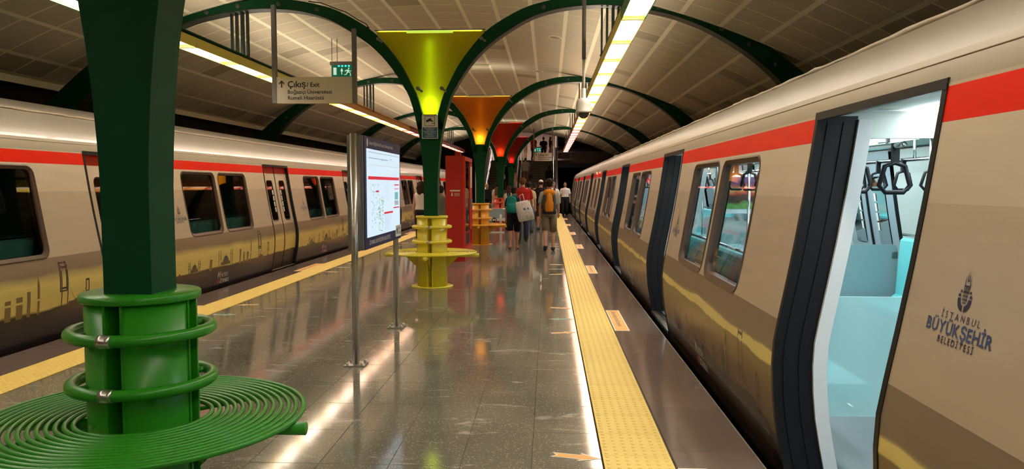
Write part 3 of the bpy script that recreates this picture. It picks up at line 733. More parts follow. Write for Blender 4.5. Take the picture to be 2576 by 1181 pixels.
WZ0, WZ1 = .86, 1.80
def emblem(mp, s0, z0, sc_, parent):
    b = MB(); P = lambda x, y: mp(s0 + x * sc_, z0 + y * sc_, -.0015)
    def poly(pts, mi=0): b.add([P(x, y) for x, y in pts], [tuple(range(len(pts)))], mi)
    # tulip shaped crest: bowl, centre and four minarets
    for sg in (-1, 1):
        out = [(sg * (.10 + .85 * math.cos(a) * 1.0), 1.0 - 1.0 * math.sin(a)) for a in [PI / 2 * k / 8 for k in range(9)]]
        inn = [(sg * (.10 + .42 * math.cos(a)), 1.0 - .55 * math.sin(a)) for a in [PI / 2 * k / 8 for k in range(9)]]
        for k in range(8): poly([out[k], out[k + 1], inn[k + 1], inn[k]])
        poly([(sg * .95, 1.12), (sg * .55, 1.12), (sg * .62, 1.30), (sg * .80, 1.36), (sg * .95, 1.26)])
        poly([(sg * .78, 1.45), (sg * .48, 1.45), (sg * .52, 1.6), (sg * .66, 1.66), (sg * .78, 1.58)])
        poly([(sg * .16, 2.4), (sg * .06, 2.4), (sg * .11, 3.35)]); poly([(sg * .40, 1.9), (sg * .26, 1.9), (sg * .33, 2.9)])
    for r_, (w_, y) in enumerate(((.30, .62), (.36, .9), (.38, 1.2))):
        for k in range(3 if r_ else 2):
            x = (k - (1 if r_ else .5)) * .24; poly([(x - .11, y), (x + .11, y), (x, y + .22)])
        poly([(-w_, y + .24), (w_, y + .24), (w_, y + .29), (-w_, y + .29)])
    for x in (-.32, -.1, .1, .32): poly([(x - .05, 1.5), (x + .05, 1.5), (x + .05, 2.0), (x - .05, 2.0)])
    poly([(-.4, 1.5), (.4, 1.5), (.38, 1.58), (-.38, 1.58)]); poly([(-.4, 1.95), (.4, 1.95), (.34, 2.05), (-.34, 2.05)]); poly([(-.18, 2.35), (.18, 2.35), (.15, 2.45), (-.15, 2.45)])
    f = lambda u, v: mp(s0 + u, z0 + v, -.0015)
    def spaced(body, size, v0, sp, mi, bold, off=0.0):
        x = 0; items = []
        for ch in body:
            vs, fs = text_mesh(ch, size, 'LEFT', bold); mn = min(p[0] for p in vs); wch = max(p[0] for p in vs) - mn; items.append((x, [(p[0] - mn, p[1]) for p in vs], fs)); x += wch + sp
        for x_, vs, fs in items: b.add([f(off + x_ + p[0] - (x - sp) / 2, v0 + p[1]) for p in vs], fs, mi)
    spaced('İSTANBUL', .034, -.034, .013, 0, .0); spaced('BÜYÜKŞEHİR', .060, -.086, .0055, 1, .02); spaced('BELEDİYESİ', .032, -.118, .0075, 0, .01)
    b.obj('municipal_emblem', ['emblem', 'emblem_blue'], parent)
def metro_mark(mp, s0, z0, h, parent):
    b = MB(); f = lambda u, v: mp(s0 + u, z0 + v, -.0015)
    put_text(b, 'METRO', .46 * h, f, .40 * h, .50 * h, 0, sx=.86, shear=.12); put_text(b, 'İSTANBUL', .46 * h, f, .33 * h, .03 * h, 0, bold=.025, sx=.80, shear=.12)
    g = lambda P, mi: b.add([f(x * h, y * h) for x, y in P], [tuple(range(len(P)))], mi)
    g([(-.15, .48), (-.05, .48), (-.01, .80), (-.08, 1.0), (-.12, .95)], 0); g([(-.12, .95), (-.02, 1.0), (.10, .72), (.06, .60)], 0); g([(.06, .60), (.10, .72), (.27, 1.0), (.33, .95)], 0); g([(.20, .48), (.30, .48), (.35, .98), (.27, .85)], 0)
    g([(-.15, .40), (.05, .20), (.05, -.05), (-.15, .18)], 1); g([(.05, .20), (.25, .40), (.25, .18), (.05, -.05)], 1)
    b.obj('operator_mark', ['white_text', 'red_text'], parent)
def skyline(mp, s0, s1, base, parent, mats, seed, bridge_first):
    """printed silhouette of the old town: domes, minarets, towers and a suspension bridge"""
    rnd = random.Random(seed); b = MB()
    def P(u, z): return mp(u, z, -.0012)
    def rect(u0, u1, z0, z1, mi=0):
        n = max(1, int((z1 - z0) / .08)); 
        for k in range(n):
            a, c = z0 + (z1 - z0) * k / n, z0 + (z1 - z0) * (k + 1) / n; b.add([P(u0, a), P(u1, a), P(u1, c), P(u0, c)], [(0, 1, 2, 3)], mi)
    def dome(u, z, r, mi=0):
        pts = [(u + r * math.cos(PI * k / 10), z + r * 1.0 * math.sin(PI * k / 10)) for k in range(11)]; b.add([P(*p) for p in pts], [tuple(range(11))], mi)
        b.add([P(u - .008, z + r), P(u + .008, z + r), P(u, z + r + .04)], [(0, 1, 2)], mi)
    def minaret(u, z, h, mi=0):
        rect(u - .007, u + .007, z, z + h * .85, mi); b.add([P(u - .009, z + h * .85), P(u + .009, z + h * .85), P(u, z + h)], [(0, 1, 2)], mi)
        for q in (.45, .65): rect(u - .013, u + .013, z + h * q, z + h * q + .014, mi)
    # ground mass with broken top edge
    u = s0; h = base
    while u < s1:
        w_ = rnd.uniform(.03, .10); h = max(base - .05, min(base + .09, h + rnd.uniform(-.035, .04))); rect(u, min(s1, u + w_), -.10, h); u += w_
    L = s1 - s0
    for q, sz in ((.20, .07), (.48, .10)):
        u = s0 + L * q; rect(u - sz * 1.6, u + sz * 1.6, base - .05, base + .06 + sz * .3); dome(u, base + .06 + sz * .3, sz); dome(u - sz * 1.2, base + .05, sz * .5); dome(u + sz * 1.2, base + .05, sz * .5)
        for d in (-2.0, -1.5, 1.5, 2.0): minaret(u + d * sz * 1.25, base, .30 * sz / .08 * .8)
    for q in (.33, .62, .66, .70): u = s0 + L * q; rect(u, u + rnd.uniform(.05, .09), base, base + rnd.uniform(.12, .26), 1)
    u = s0 + L * .74; rect(u, u + .035, base, base + .30, 1); b.add([P(u, base + .30), P(u + .035, base + .30), P(u + .017, base + .40)], [(0, 1, 2)], 1)
    # bridge
    for q, hh, wd in ((.84, .46, .10), (.95, .27, .05)):
        u = s0 + L * q
        for x in (u, u + wd): rect(x - .008, x + .008, base - .02, base + hh, 0)
        for z in (base + hh * .45, base + hh * .93): rect(u, u + wd, z, z + .02, 0)
    ca = [(s0 + L * (.84 + .11 * k / 10) + .05, base + .07 + (.40 if k < 5 else .2) * ((k - 5) / 5) ** 2) for k in range(11)]
    for a, c in zip(ca, ca[1:]): b.add([P(*a), P(*c), P(c[0], c[1] + .006), P(a[0], a[1] + .006)], [(0, 1, 2, 3)], 0)
    return b.obj('skyline_print', mats, parent)

LAB = {}
def build_car(hand, ystart, label, lit, doors_open, detail, head=False, tail=False):
    """ystart: world Y of the car end with the lower Y; car is 21.6 m long"""
    CL = 2 * ENDL + 4 * DW + 3 * MIDL + .04
    if hand == 'right': root = thing('metro_car', label, 'train', (TCX, ystart + CL, 0), 0, None)
    else: root = thing('metro_car', label, 'train', (2 * MIR - TCX, ystart, 0), 0, None)
    mp = Side(hand); mf = Side(hand, True); liv = 'livR' if hand == 'right' else 'livL'
    es = .36 if hand == 'right' else .62           # emblem offset
    # list of panels (s0, s1, windows) and doors
    wins_mid = [(.78, 1.88), (2.0, 3.10)]; pans = []; drs = []; s = .02
    pans.append((s, s + ENDL, [(.55, 1.35)])); s += ENDL
    for k in range(4):
        drs.append((s, s + DW)); s += DW
        if k < 3: pans.append((s, s + MIDL, wins_mid)); s += MIDL
    pans.append((s, s + ENDL, [(1.0, 1.72)])); s += ENDL
    if hand == 'left': pans = [(a, c, [(w0 + .08, w1 + .08) for w0, w1 in w_]) for a, c, w_ in pans]
    for (a, c, ws) in pans:
        hol = [rrect(a + w0, a + w1, WZ0, WZ1, .10) for w0, w1 in ws]
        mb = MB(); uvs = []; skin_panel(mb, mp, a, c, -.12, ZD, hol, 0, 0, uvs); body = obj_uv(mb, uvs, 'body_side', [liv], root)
        if detail or True:
            for (w0, w1), h in zip(ws, hol):
                h2 = rrect(a + w0 + .035, a + w1 - .035, WZ0 + .035, WZ1 - .035, .075)
                f = MB(); ring(f, mp, h, h, -.006, .02); ring(f, mp, h, h2, -.006, .012); ring(f, mp, h2, h2, .012, .07)
                ho = rrect(a + w0 - .012, a + w1 + .012, WZ0 - .012, WZ1 + .012, .11); ring(f, mp, ho, h, -.001, -.006)
                wf = f.obj('window_frame', 'frame_br', root)
                g = MB(); skin_panel(g, mp, a + w0 + .02, a + w1 - .02, WZ0 + .02, WZ1 - .02, [], .028); 
                g.obj('window_pane', 'glass_clear' if lit else 'glass_dark', wf)
        # inner lining with the same openings
        mb = MB(); skin_panel(mb, mp, a, c, 0, ZD, [rrect(a + w0 + .03, a + w1 - .03, WZ0 + .03, WZ1 - .03, .075) for w0, w1 in ws], .075)
        mb.obj('inner_lining', 'cabin', root)
        if lit:
            mb = MB(); skin_panel(mb, mf, a, c, 0, ZD, [rrect(a + w0 + .03, a + w1 - .03, WZ0 + .03, WZ1 - .03, .075) for w0, w1 in ws], .075); mb.obj('inner_lining', 'cabin', root)
            for w0, w1 in ws:
                g = MB(); skin_panel(g, mf, a + w0, a + w1, WZ0, WZ1, [], .05); g.obj('window_pane', 'glass_dark', root)
        if c - a > 3:
            emblem(mp, a + es, 1.19, .042, root)
            metro_mark(lambda u, z, o: mp(u, z, o - .001), a + 1.72, .055, .20, root)
            skyline(mp, a + .1, c - .15, .30 if hand == 'left' else .20, root, ['screen_dark', 'sky_left'] if hand == 'left' else ['sky_mid', 'sky_mid'], int(a * 10), True)
            b = MB(); 
            for z, z2, u0, u1 in ((.48, .80, 3.27, 3.285), (.48, .80, 3.375, 3.39), (.78, .795, 3.27, 3.39), (.48, .495, 3.27, 3.39)): vbar(b, mp, a + u0, a + u1, z, z2, -.002, .004)
            if hand == 'left': b.obj('access_flap', 'frame_br', root)
        elif a > 5:
            emblem(mp, a + es + .01, 1.19, .042, root)
    # far outer shell
    mb = MB(); skin_panel(mb, mf, 0, CL, -.12, ZD, []); mb.obj('outer_shell', 'under', root)
    # doors
    for di, (a, c) in enumerate(drs):
        for (u0, u1, uu) in ((a, a + .035, 1), (c - .035, c, -1)):
            b = MB(); vbar(b, mp, u0, u1, -.03, ZD, -.004, .21)
            for o_ in (.05, .135): vbar(b, mp, u0 - .007 if uu < 0 else u1 - .004, u0 + .004 if uu < 0 else u1 + .007, -.03, ZD - .03, o_, o_ + .012)
            b.obj('door_seal', 'rubber', root)
            if doors_open:
                b = MB(); vbar(b, mp, u0 - (.02 if uu < 0 else 0), u1 + (.02 if uu > 0 else 0), 0, ZD - .02, .21, .285); b.obj('door_lining', 'white_lin', root)
        b = MB()
        P = [mp(a, ZD + .02, -.006), mp(c, ZD + .02, -.006), mp(c, ZD + .03, .11), mp(a, ZD + .03, .11), mp(a, ZD - .022, -.006), mp(c, ZD - .022, -.006), mp(c, ZD + .0, .11), mp(a, ZD + .0, .11)]
        b.add(P, [(0, 1, 2, 3), (4, 7, 6, 5), (0, 4, 5, 1), (3, 2, 6, 7)]); hd_ = b.obj('door_header', 'rubber', root)
        if doors_open: b = MB(); b.add([mp(a, ZD + .003, .11), mp(c, ZD + .003, .11), mp(c, 2.0, .26), mp(a, 2.0, .26)], [(0, 1, 2, 3)]); b.obj('header_lining', 'cabin', hd_)
        b = MB(); b.add([mp(u, z, o_) for u in (a, c) for z, o_ in ((-.035, -.012), (0, -.012), (0, .11), (-.035, .11))], [(0, 1, 5, 4), (1, 2, 6, 5), (2, 3, 7, 6), (0, 3, 2, 1), (4, 5, 6, 7)])
        for k in range(5): o_ = .0 + k * .02; b.add([mp(u, z, o__) for u in (a, c) for z, o__ in ((0, o_), (.003, o_ + .003), (.003, o_ + .009), (0, o_ + .012))], [(0, 1, 5, 4), (1, 2, 6, 5), (2, 3, 7, 6)])
        b.obj('door_sill', 'steel', root)
        def leaves(mpp, off, outer):
            for (u0, u1, q) in ((a + .035, (a + c) / 2 - .004, 0), ((a + c) / 2 + .004, c - .035, 1)):
                wq = rrect(u0 + .17, u1 - .17, .92, 1.70, .07); lf = MB(); uvs = []
                if outer:
                    skin_panel(lf, mpp, u0, u1, .0, ZD, [wq], off, 0, uvs)
                    o = obj_uv(lf, uvs, 'door_leaf', [liv], root)
                else:
                    skin_panel(lf, mpp, u0, u1, .0, ZD, [wq], off); o = lf.obj('door_leaf', 'cabin_grey', root)
                f = MB(); wi = rrect(u0 + .19, u1 - .19, .94, 1.68, .055); ring(f, mpp, wq, wi, off - .004 if outer else off + .004, off + .008 if outer else off - .004); f.obj('door_window_frame', 'rubber', o)
                g = MB(); skin_panel(g, mpp, u0 + .18, u1 - .18, .93, 1.69, [], off + .008); g.obj('door_pane', 'glass_dark', o)
                f = MB(); un = (u1 - .235) if q == 0 else (u0 + .195)
                for z in (1.42, 1.31, 1.20, 1.09): vbar(f, mpp, un, un + .045, z, z + .09, off + (-.002 if outer else .012), off + (.004 if outer else .016))
                f.obj('door_sticker', 'white', o)
                if q == 0: f = MB(); vbar(f, mpp, u1 - .012, u1 + .012, 0, ZD, off - .006, off + .02); f.obj('door_edge', 'rubber', o)
        if not doors_open: leaves(mp, .05, True)
        if lit: leaves(mf, .10, False)
    # roof
    RP = [(1.466, 1.975), (1.475, 2.03), (1.50, 2.10), (1.54, 2.165), (1.60, 2.23), (1.70, 2.30), (1.80, 2.355), (1.90, 2.405), (1.945, 2.43), (1.96, 2.455), (2.0, 2.475), (2.2, 2.55), (2.4, 2.60), (2.6, 2.62)]
    sg = -1 if hand == 'right' else 1; yy0, yy1 = (-CL, 0) if hand == 'right' else (0, CL)
    pr = [(-(TCX - x), z) for x, z in RP]; pr = pr + [(-x, z) for x, z in reversed(pr[:-1])]
    b = MB(); ns = 14; vs = []
    for k in range(ns + 1):
        y = yy0 + (yy1 - yy0) * k / ns
        vs += [(x, y, z) for x, z in pr]
    n = len(pr); b.add(vs, [(k * n + i, k * n + i + 1, (k + 1) * n + i + 1, (k + 1) * n + i) for k in range(ns) for i in range(2, n - 3)], 0, True)
    rf = b.obj('roof', 'roof', root)
    b = MB(); b.add(vs, [(k * n + i, k * n + i + 1, (k + 1) * n + i + 1, (k + 1) * n + i) for k in range(ns) for i in (0, 1, n - 3, n - 2)], 0, True); b.obj('cantrail', 'roof_lightened', root)
    rnd = random.Random(3)
    for sx in (-1, 1):
        b = MB(); pts = []; rr = []
        for k in range(110): pts.append((sx * (TCX - 1.935) + rnd.uniform(-.006, .006), yy0 + (yy1 - yy0) * k / 109, 2.432 + rnd.uniform(-.004, .005))); rr.append(.014 * rnd.uniform(.5, 1.5))
        b.tube(pts, rr, 6); b.obj('sealant_bead', 'roof_lip', rf)
        b = MB(); b.tube([(sx * (TCX - 1.488), yy0, 2.068), (sx * (TCX - 1.488), yy1, 2.068)], .003, 6); b.obj('rain_gutter', 'roof_lip', rf)
    # ends, floor, ceiling, underframe
    b = MB(); hw = TCX - 1.36
    for y in (yy0 + .03, yy1 - .03): b.add([(-hw, y, -.1), (hw, y, -.1), (hw + .1, y, .6), (hw, y, 1.3), (hw - .1, y, 2.0), (hw - .6, y, 2.5), (-hw + .6, y, 2.5), (-hw + .1, y, 2.0), (-hw, y, 1.3), (-hw - .1, y, .6)], [tuple(range(10))])
    b.obj('end_wall', 'cabin_grey' if lit else 'under', root)
    b = MB(); b.box(-hw + .02, hw - .02, yy0, yy1, -.05, 0); b.obj('cabin_floor', 'cabin_floor', root)
    b = MB(); b.box(-hw + .05, hw - .05, yy0 + .2, yy1 - .2, -.9, -.10); b.box(-hw - .0, hw + .0, yy0, yy1, -.24, -.05); b.obj('underframe', 'under', root)
    b = MB(); b.add([(-hw + .12, yy0, 1.99), (-hw + .45, yy0, 2.02), (hw - .45, yy0, 2.02), (hw - .12, yy0, 1.99), (-hw + .12, yy1, 1.99), (-hw + .45, yy1, 2.02), (hw - .45, yy1, 2.02), (hw - .12, yy1, 1.99)], [(0, 1, 5, 4), (1, 2, 6, 5), (2, 3, 7, 6)])
    b.obj('cabin_ceiling', 'cabin', root)
    yv = (lambda s_: -s_) if hand == 'right' else (lambda s_: s_)
    def ybox(mb, x0, x1, s0, s1, z0, z1):
        ya, yb = sorted((yv(s0), yv(s1)));
        if hand == 'left': x0, x1 = -x1, -x0
        mb.box(x0, x1, ya, yb, z0, z1)
    if lit:
        lme = mat('cabin light strip ' + label[:6], (1, 1, 1), .5, emis=(.86, .97, 1.0), es=CABIN_E)
        for k in range(10):
            for x in (-.47, .47):
                b = MB(); b.box(x - .13, x + .13, yy0 + .3 + k * 2.13, yy0 + .3 + k * 2.13 + 1.75, 2.002, 2.018); b.obj('light_strip', lme, root)
    # benches: longitudinal seats between the doors on both sides
    def bench_prof(w_):   # cross-section: u = distance from wall, z
        return [(.02, .44), (.06, .37), (.12, .33), (.44, .33), (.47, .36), (.47, .41), (.42, .43), (.17, .42), (.11, .47), (.075, 1.03), (.045, 1.06), (.015, 1.04)]
    sme_cache = {}
    for pi_, (a, c, ws) in enumerate(pans):
        if c - a < 3: continue
        for far in ((False, True) if lit else (False,)):
            nseat = 6; L = c - a - .5; w1 = L / nseat
            for k in range(nseat):
                key = (far,)
                if key not in sme_cache:
                    b = MB(); P = bench_prof(0); sgn = -1 if not far else 1
                    if hand == 'left': sgn = -sgn
                    b.prism([(sgn * (hw - .10 - u), z) for u, z in P], 1, -w1 / 2 + .008, w1 / 2 - .008); sme_cache[key] = b.mesh('seat', 'teal')
                link('seat', sme_cache[key], root, (0, yv(a + .25 + (k + .5) * w1), 0))
            sgn = -1 if not far else 1
            b = MB(); xx = sgn * (hw - .42) * (1 if hand == 'right' else -1)
            b.tube([(xx, yv(a + .2), .29), (xx, yv(c - .2), .29)], .02, 8); b.obj('seat_rail', 'chrome', root)
            b = MB(); x2 = sgn * (hw - .14) * (1 if hand == 'right' else -1); b.tube([(x2, yv(a + .25), 1.09), (x2, yv(c - .25), 1.09)], .014, 8); b.obj('back_rail', 'chrome', root)
            if lit:
                for e_, s_ in ((0, a + .10), (1, c - .10)):
                    b = MB(); x0, x1 = sorted((sgn * (hw - .13), sgn * (hw - .75))); R = rrect(x0, x1, .28, .97, .05); ys = yv(s_)
                    b.prism(R, 1, ys - .008, ys + .008); b.obj('glass_partition', 'frost' if not far else 'frost_grey', root)
                    b = MB()
                    for z in (.36, .86): 
                        for x in (sgn * (hw - .16), ): b.box(x - .03, x + .03, ys - .016, ys + .016, z - .035, z + .035)
                    b.box(sgn * (hw - .62) - .03, sgn * (hw - .62) + .03, ys - .016, ys + .016, .26, .33)
                    b.obj('clamp', 'steel', root)
                    b = MB(); b.tube([(sgn * (hw - .78), ys, 0), (sgn * (hw - .78), ys, 2.0)], .018, 8); b.obj('grab_pole', 'chrome', root)
                # ceiling grab rail with hanging straps
                b = MB(); xr = sgn * .62; b.tube([(xr, yv(a + .1), 1.83), (xr, yv(c - .1), 1.83)], .018, 8)
                for k in range(4): s_ = a + .3 + k * (c - a - .6) / 3; b.tube([(xr, yv(s_), 1.83), (xr, yv(s_), 2.01)], .014, 6)
                b.obj('grab_rail', 'chrome', root)
                st = MB(); st.box(-.02, .02, -.012, .012, -.09, .02); st.tube([(0, .0, -.09), (.055, 0, -.11), (.085, 0, -.22), (.05, 0, -.26), (-.05, 0, -.26), (-.085, 0, -.22), (-.055, 0, -.11)], .014, 7, 0, True)
                stm = st.mesh('hand_strap', 'rubber')
                for k in range(8):
                    s_ = a + .2 + k * (c - a - .4) / 7; link('hand_strap', stm, root, (xr, yv(s_), 1.82), (0, 0, rnd.uniform(-.2, .2)))
    if lit:
        # transverse header panels, opposite doors already built; advert screens
        for di, (a, c) in enumerate(drs):
            for s_, dr in ((a - .08, -1), (c + .08, 1)):
                b = MB(); b.box(-hw + .24, -hw + .80, yv(s_) - .03, yv(s_) + .03, 1.86, 2.01); b.obj('header_panel', 'cabin', root)
                b = MB(); b.lathe([(.001, .006), (.026, .006), (.028, .0)], (0, 0, 0), 14); b.lathe([(.026, .007), (.034, .004), (.035, 0)], (0, 0, 0), 14, 1); o = b.obj('door_camera', ['black', 'red_text'], root, (-hw + .36, yv(s_) - .031 , 1.925)); o.rotation_euler = (PI / 2, 0, 0)
                if dr > 0 and di < 3:
                    b = MB(); y = yv(s_) ; b.box(-.75, -.22, y - .015, y + .015, 1.30, 1.74); o = b.obj('advert_frame', 'white_lin', root)
                    b = MB(); b.box(-.71, -.26, y - .02, y - .016, 1.35, 1.69); o2 = b.obj('advert_print', 'advert', o)
            # door side white pillar panels
    return root
def advert():
    m = mat('burger advert print', (.10, .03, .03), .3); nt = m.node_tree; b = nt.nodes['Principled BSDF']
    tc = nt.nodes.new('ShaderNodeTexCoord'); sx = nt.nodes.new('ShaderNodeSeparateXYZ'); nt.links.new(tc.outputs['Object'], sx.inputs[0])
    n = nt.nodes.new('ShaderNodeTexNoise'); n.inputs['Scale'].default_value = 9; nt.links.new(tc.outputs['Object'], n.inputs['Vector'])
    a = nt.nodes.new('ShaderNodeMath'); a.operation = 'MULTIPLY_ADD'; a.inputs[1].default_value = .12; nt.links.new(n.outputs['Fac'], a.inputs[0]); nt.links.new(sx.outputs['Z'], a.inputs[2])
    mr = nt.nodes.new('ShaderNodeMapRange'); mr.inputs['From Min'].default_value = 1.40; mr.inputs['From Max'].default_value = 1.76; nt.links.new(a.outputs[0], mr.inputs['Value'])
    r = nt.nodes.new('ShaderNodeValToRGB'); e = r.color_ramp.elements; e[0].position = 0; e[0].color = (.12, .30, .06, 1); e[1].position = 1; e[1].color = (.10, .05, .16, 1)
    for p, c in ((.15, (.15, .35, .08)), (.25, (.06, .03, .02)), (.42, (.08, .03, .02)), (.5, (.55, .07, .03)), (.62, (.75, .45, .15)), (.7, (.40, .08, .06)), (.8, (.12, .04, .14))): s_ = e.new(p); s_.color = (*c, 1)
    nt.links.new(mr.outputs[0], r.inputs[0]); nt.links.new(r.outputs[0], b.inputs['Base Color']); return m
M['advert'] = advert()
CL = 2 * ENDL + 4 * DW + 3 * MIDL + .04
yA = 2.87 - ENDL - .02
build_car('right', yA, 'cream and red metro car at the right platform edge, all doors standing open', True, True, True)
build_car('right', yA + CL + .06, 'farther cream and red metro car beyond the open one at the right platform', True, True, False)
build_car('left', yA + .12, 'cream and red metro car at the left platform edge with doors shut and dark windows', False, False, True)
build_car('left', yA + .12 + CL + .06, 'farther dark windowed metro car in the left hand train, beyond the vending machine', False, False, False)
# red marker lamps on the far right car
t = thing('marker_lamp', 'glowing red door marker lamp high on the farther right train', 'light', (1.455, 22.75, 1.96))
b = MB(); b.ell((0, 0, 0), (.03, .06, .035), 10, 6); b.obj('lens', 'red_led', t)
b = MB(); b.ell((.0, -1.15, .0), (.02, .035, .02), 8, 5); b.obj('lens', 'red_led', t)

# ================================================================== PLATFORM FURNITURE AND SIGNS
# information board
t = thing('information_board', 'backlit metro information board on two steel posts near the yellow bench', 'information board', (-1.71, 7.45, 0))
for y in (-.87, .93):
    b = MB(); b.tube([(0, y, 0), (0, y, 2.055)], .030, 20); p = b.obj('post', 'steel', t)
    b = MB(); b.box(-.09, .09, y - .09, y + .09, 0, .012)
    for sx in (-1, 1):
        for sy in (-1, 1): b.tube([(sx * .065, y + sy * .065, .01), (sx * .065, y + sy * .065, .035)], .012, 8)
    b.obj('base_plate', 'steel', p)
b = MB(); b.box(-.074, .066, -.81, .85, 1.02, 2.045); b.obj('case', 'alu', t)
b = MB(); b.box(-.05, .05, -.822, -.808, 1.05, 2.02); b.obj('end_cap', 'alu', t)
b = MB(); b.box(.066, .072, -.78, .85, 1.02, 2.045); fr = b.obj('border', 'navy', t)
scr = mat('backlit map sheet', (.5, .6, .65), .4, emis=(.60, .80, 1.0), es=.80)
b = MB(); b.box(.072, .075, -.70, .80, 1.125, 1.935); s_ = b.obj('screen', scr, t)
F = lambda u, v, o=.0765: (o, u, v)
b = MB()
rnd = random.Random(5)
def pr(mb, u0, u1, v0, v1, mi=0, o=.0765): mb.add([F(u0, v0, o), F(u1, v0, o), F(u1, v1, o), F(u0, v1, o)], [(0, 1, 2, 3)], mi)
pr(b, -.66, .76, 1.655, 1.685, 0); pr(b, .0, .42, 1.315, 1.335, 0); pr(b, .45, .76, 1.36, 1.372, 0)
pr(b, .50, .74, 1.60, 1.612, 0); pr(b, .50, .72, 1.56, 1.567, 0); pr(b, -.36, -.22, 1.535, 1.55, 0)
pr(b, -.66, .74, 1.905, 1.909, 1); pr(b, -.66, .74, 1.79, 1.793, 2); pr(b, -.64, .2, 1.85, 1.856, 1)
for k in range(70):
    v = rnd.uniform(1.15, 1.62); u = -.62 + rnd.uniform(0, .36) + (1.6 - v) * .25; pr(b, u, u + rnd.uniform(.01, .03), v, v + .008, rnd.choice((1, 3, 3, 1)))
for k in range(60):
    v = rnd.uniform(1.15, 1.48); u = -.25 + rnd.uniform(0, .22); pr(b, u, u + rnd.uniform(.02, .04), v, v + .008, rnd.choice((3, 3, 4)))
for k in range(26): v = 1.30 - k * .006; pr(b, .02, .02 + rnd.uniform(.2, .4), v, v + .002, 5)
for k in range(14): v = 1.62 - k * .012; pr(b, .03, .03 + rnd.uniform(.1, .36), v, v + .002, 5)
pr(b, .52, .70, 1.45, 1.53, 6); pr(b, .50, .72, 1.39, 1.44, 5)
for (u, v) in ((-.1, 1.84), (.3, 1.86)): pr(b, u, u + .07, v, v + .012, 5)
def em(n, c, s=.5): return mat(n, c, .5, emis=c, es=s)
b.obj('map_print', [em('map red', (.7, .02, .05)), em('map grey', (.22, .28, .32)), em('map sand', (.55, .5, .35)), em('map green', (.12, .32, .2)), em('map olive', (.45, .5, .15)), em('map text', (.42, .5, .6)), em('map sea', (.2, .5, .6))], s_)
b = MB(); f2 = lambda u, v: (.0735, u, v)
put_text(b, 'İstasyon Bilgilendirme Panosu / Information Board', .052, f2, -.60, 1.975, 0); put_text(b, 'İSTANBUL BÜYÜKŞEHİR BELEDİYESİ', .055, f2, -.62, 1.055, 0)
b.add([(.0735, -.66 + .028 * math.cos(a * PI / 6), 1.99 + .04 * math.sin(a * PI / 6)) for a in range(12)], [tuple(range(12))]); b.obj('lettering', 'white', fr)
b = MB(); b.box(.072, .078, .56, .84, 1.05, 1.17); lg = b.obj('logo_plate', 'white', fr)
b = MB(); f3 = lambda u, v: (.0785, u, v); put_text(b, 'METRO', .045, f3, .66, 1.118, 0); put_text(b, 'İSTANBUL', .045, f3, .66, 1.07, 0, bold=.002, sx=.8); 
b.add([f3(.59, 1.08), f3(.61, 1.08), f3(.62, 1.12), f3(.63, 1.08), f3(.65, 1.08), f3(.645, 1.15), f3(.62, 1.13), f3(.595, 1.15)], [(0, 1, 2, 6, 7), (2, 3, 4, 5, 6)]); b.obj('logo_print', 'black', lg)

# hanging exit signs
def exit_sign(x0, x1, y, z0, z1, ztop, label, rods=True):
    t = thing('exit_sign', label, 'sign', ((x0 + x1) / 2, y, z0)); w_ = (x1 - x0) / 2; h = z1 - z0
    b = MB(); b.box(-w_, w_, -.05, .05, 0, h); b.obj('sign_box', 'cream_sign', t)
    b = MB(); b.box(-w_ - .0, w_ + .0, -.055, .055, h * .88, h + .004); b.obj('top_trim', 'greyrod', t) if False else None
    for x, zt in ((-w_ + .035, ztop[0]), (w_ - .02, ztop[1])):
        b = MB(); b.box(x - .03, x + .03, -.058, .02, 0, zt - z0); b.obj('hanger_rod', 'greyrod', t)
    b = MB(); f = lambda u, v: (u, -.0515, v); s_ = h / .40
    put_text(b, 'Çıkış', .135 * s_, f, -w_ + .24 * s_, h - .155 * s_, bold=.02); put_text(b, '/ Exit', .095 * s_, f, -w_ + .24 * s_ + .30 * s_, h - .150 * s_, bold=.02)
    put_text(b, 'Boğaziçi Üniversitesi', .082 * s_, f, -w_ + .24 * s_, h - .255 * s_, bold=.015); put_text(b, 'Rumeli Hisarüstü', .082 * s_, f, -w_ + .24 * s_, h - .345 * s_, bold=.015)
    ax, az = -w_ + .15 * s_, h - .105 * s_
    b.add([f(ax - .010 * s_, az - .055 * s_), f(ax + .010 * s_, az - .055 * s_), f(ax + .010 * s_, az + .04 * s_), f(ax - .010 * s_, az + .04 * s_)], [(0, 1, 2, 3)])
    for sg in (-1, 1): b.add([f(ax, az + .055 * s_), f(ax + sg * .048 * s_, az + .008 * s_), f(ax + sg * .034 * s_, az - .004 * s_), f(ax, az + .028 * s_)], [(0, 1, 2, 3)])
    b.obj('lettering', 'ink', t)
    return t
exit_sign(-4.26, -2.96, 11.62, 2.865, 3.265, (4.36, 3.99), 'cream exit sign with station names hanging from the second arch')
exit_sign(-.76, .21, 37.25, 2.80, 3.20, (4.36, 4.45), 'small cream exit sign hanging far off before the stairs')
def running_man(b, cx, cz, s_, f):
    P = lambda pts: b.add([f(cx + x * s_, cz + z * s_) for x, z in pts], [tuple(range(len(pts)))])
    P([(.10 * math.cos(a) + .12, .10 * math.sin(a) + .82) for a in [k * PI / 4 for k in range(8)]])
    P([(-.08, .62), (.10, .70), (.16, .60), (.06, .28), (-.14, .34)])
    P([(.10, .66), (.30, .50), (.44, .56), (.44, .48), (.30, .40), (.10, .56)]); P([(-.06, .66), (-.32, .60), (-.38, .40), (-.30, .40), (-.24, .52), (-.04, .54)])
    P([(.06, .36), (.30, .20), (.26, -.10), (.38, -.10), (.38, -.02), (.36, .24), (.10, .46)]) ; P([(-.14, .36), (.0, .30), (-.16, .02), (-.46, .02), (-.46, .10), (-.22, .12)])
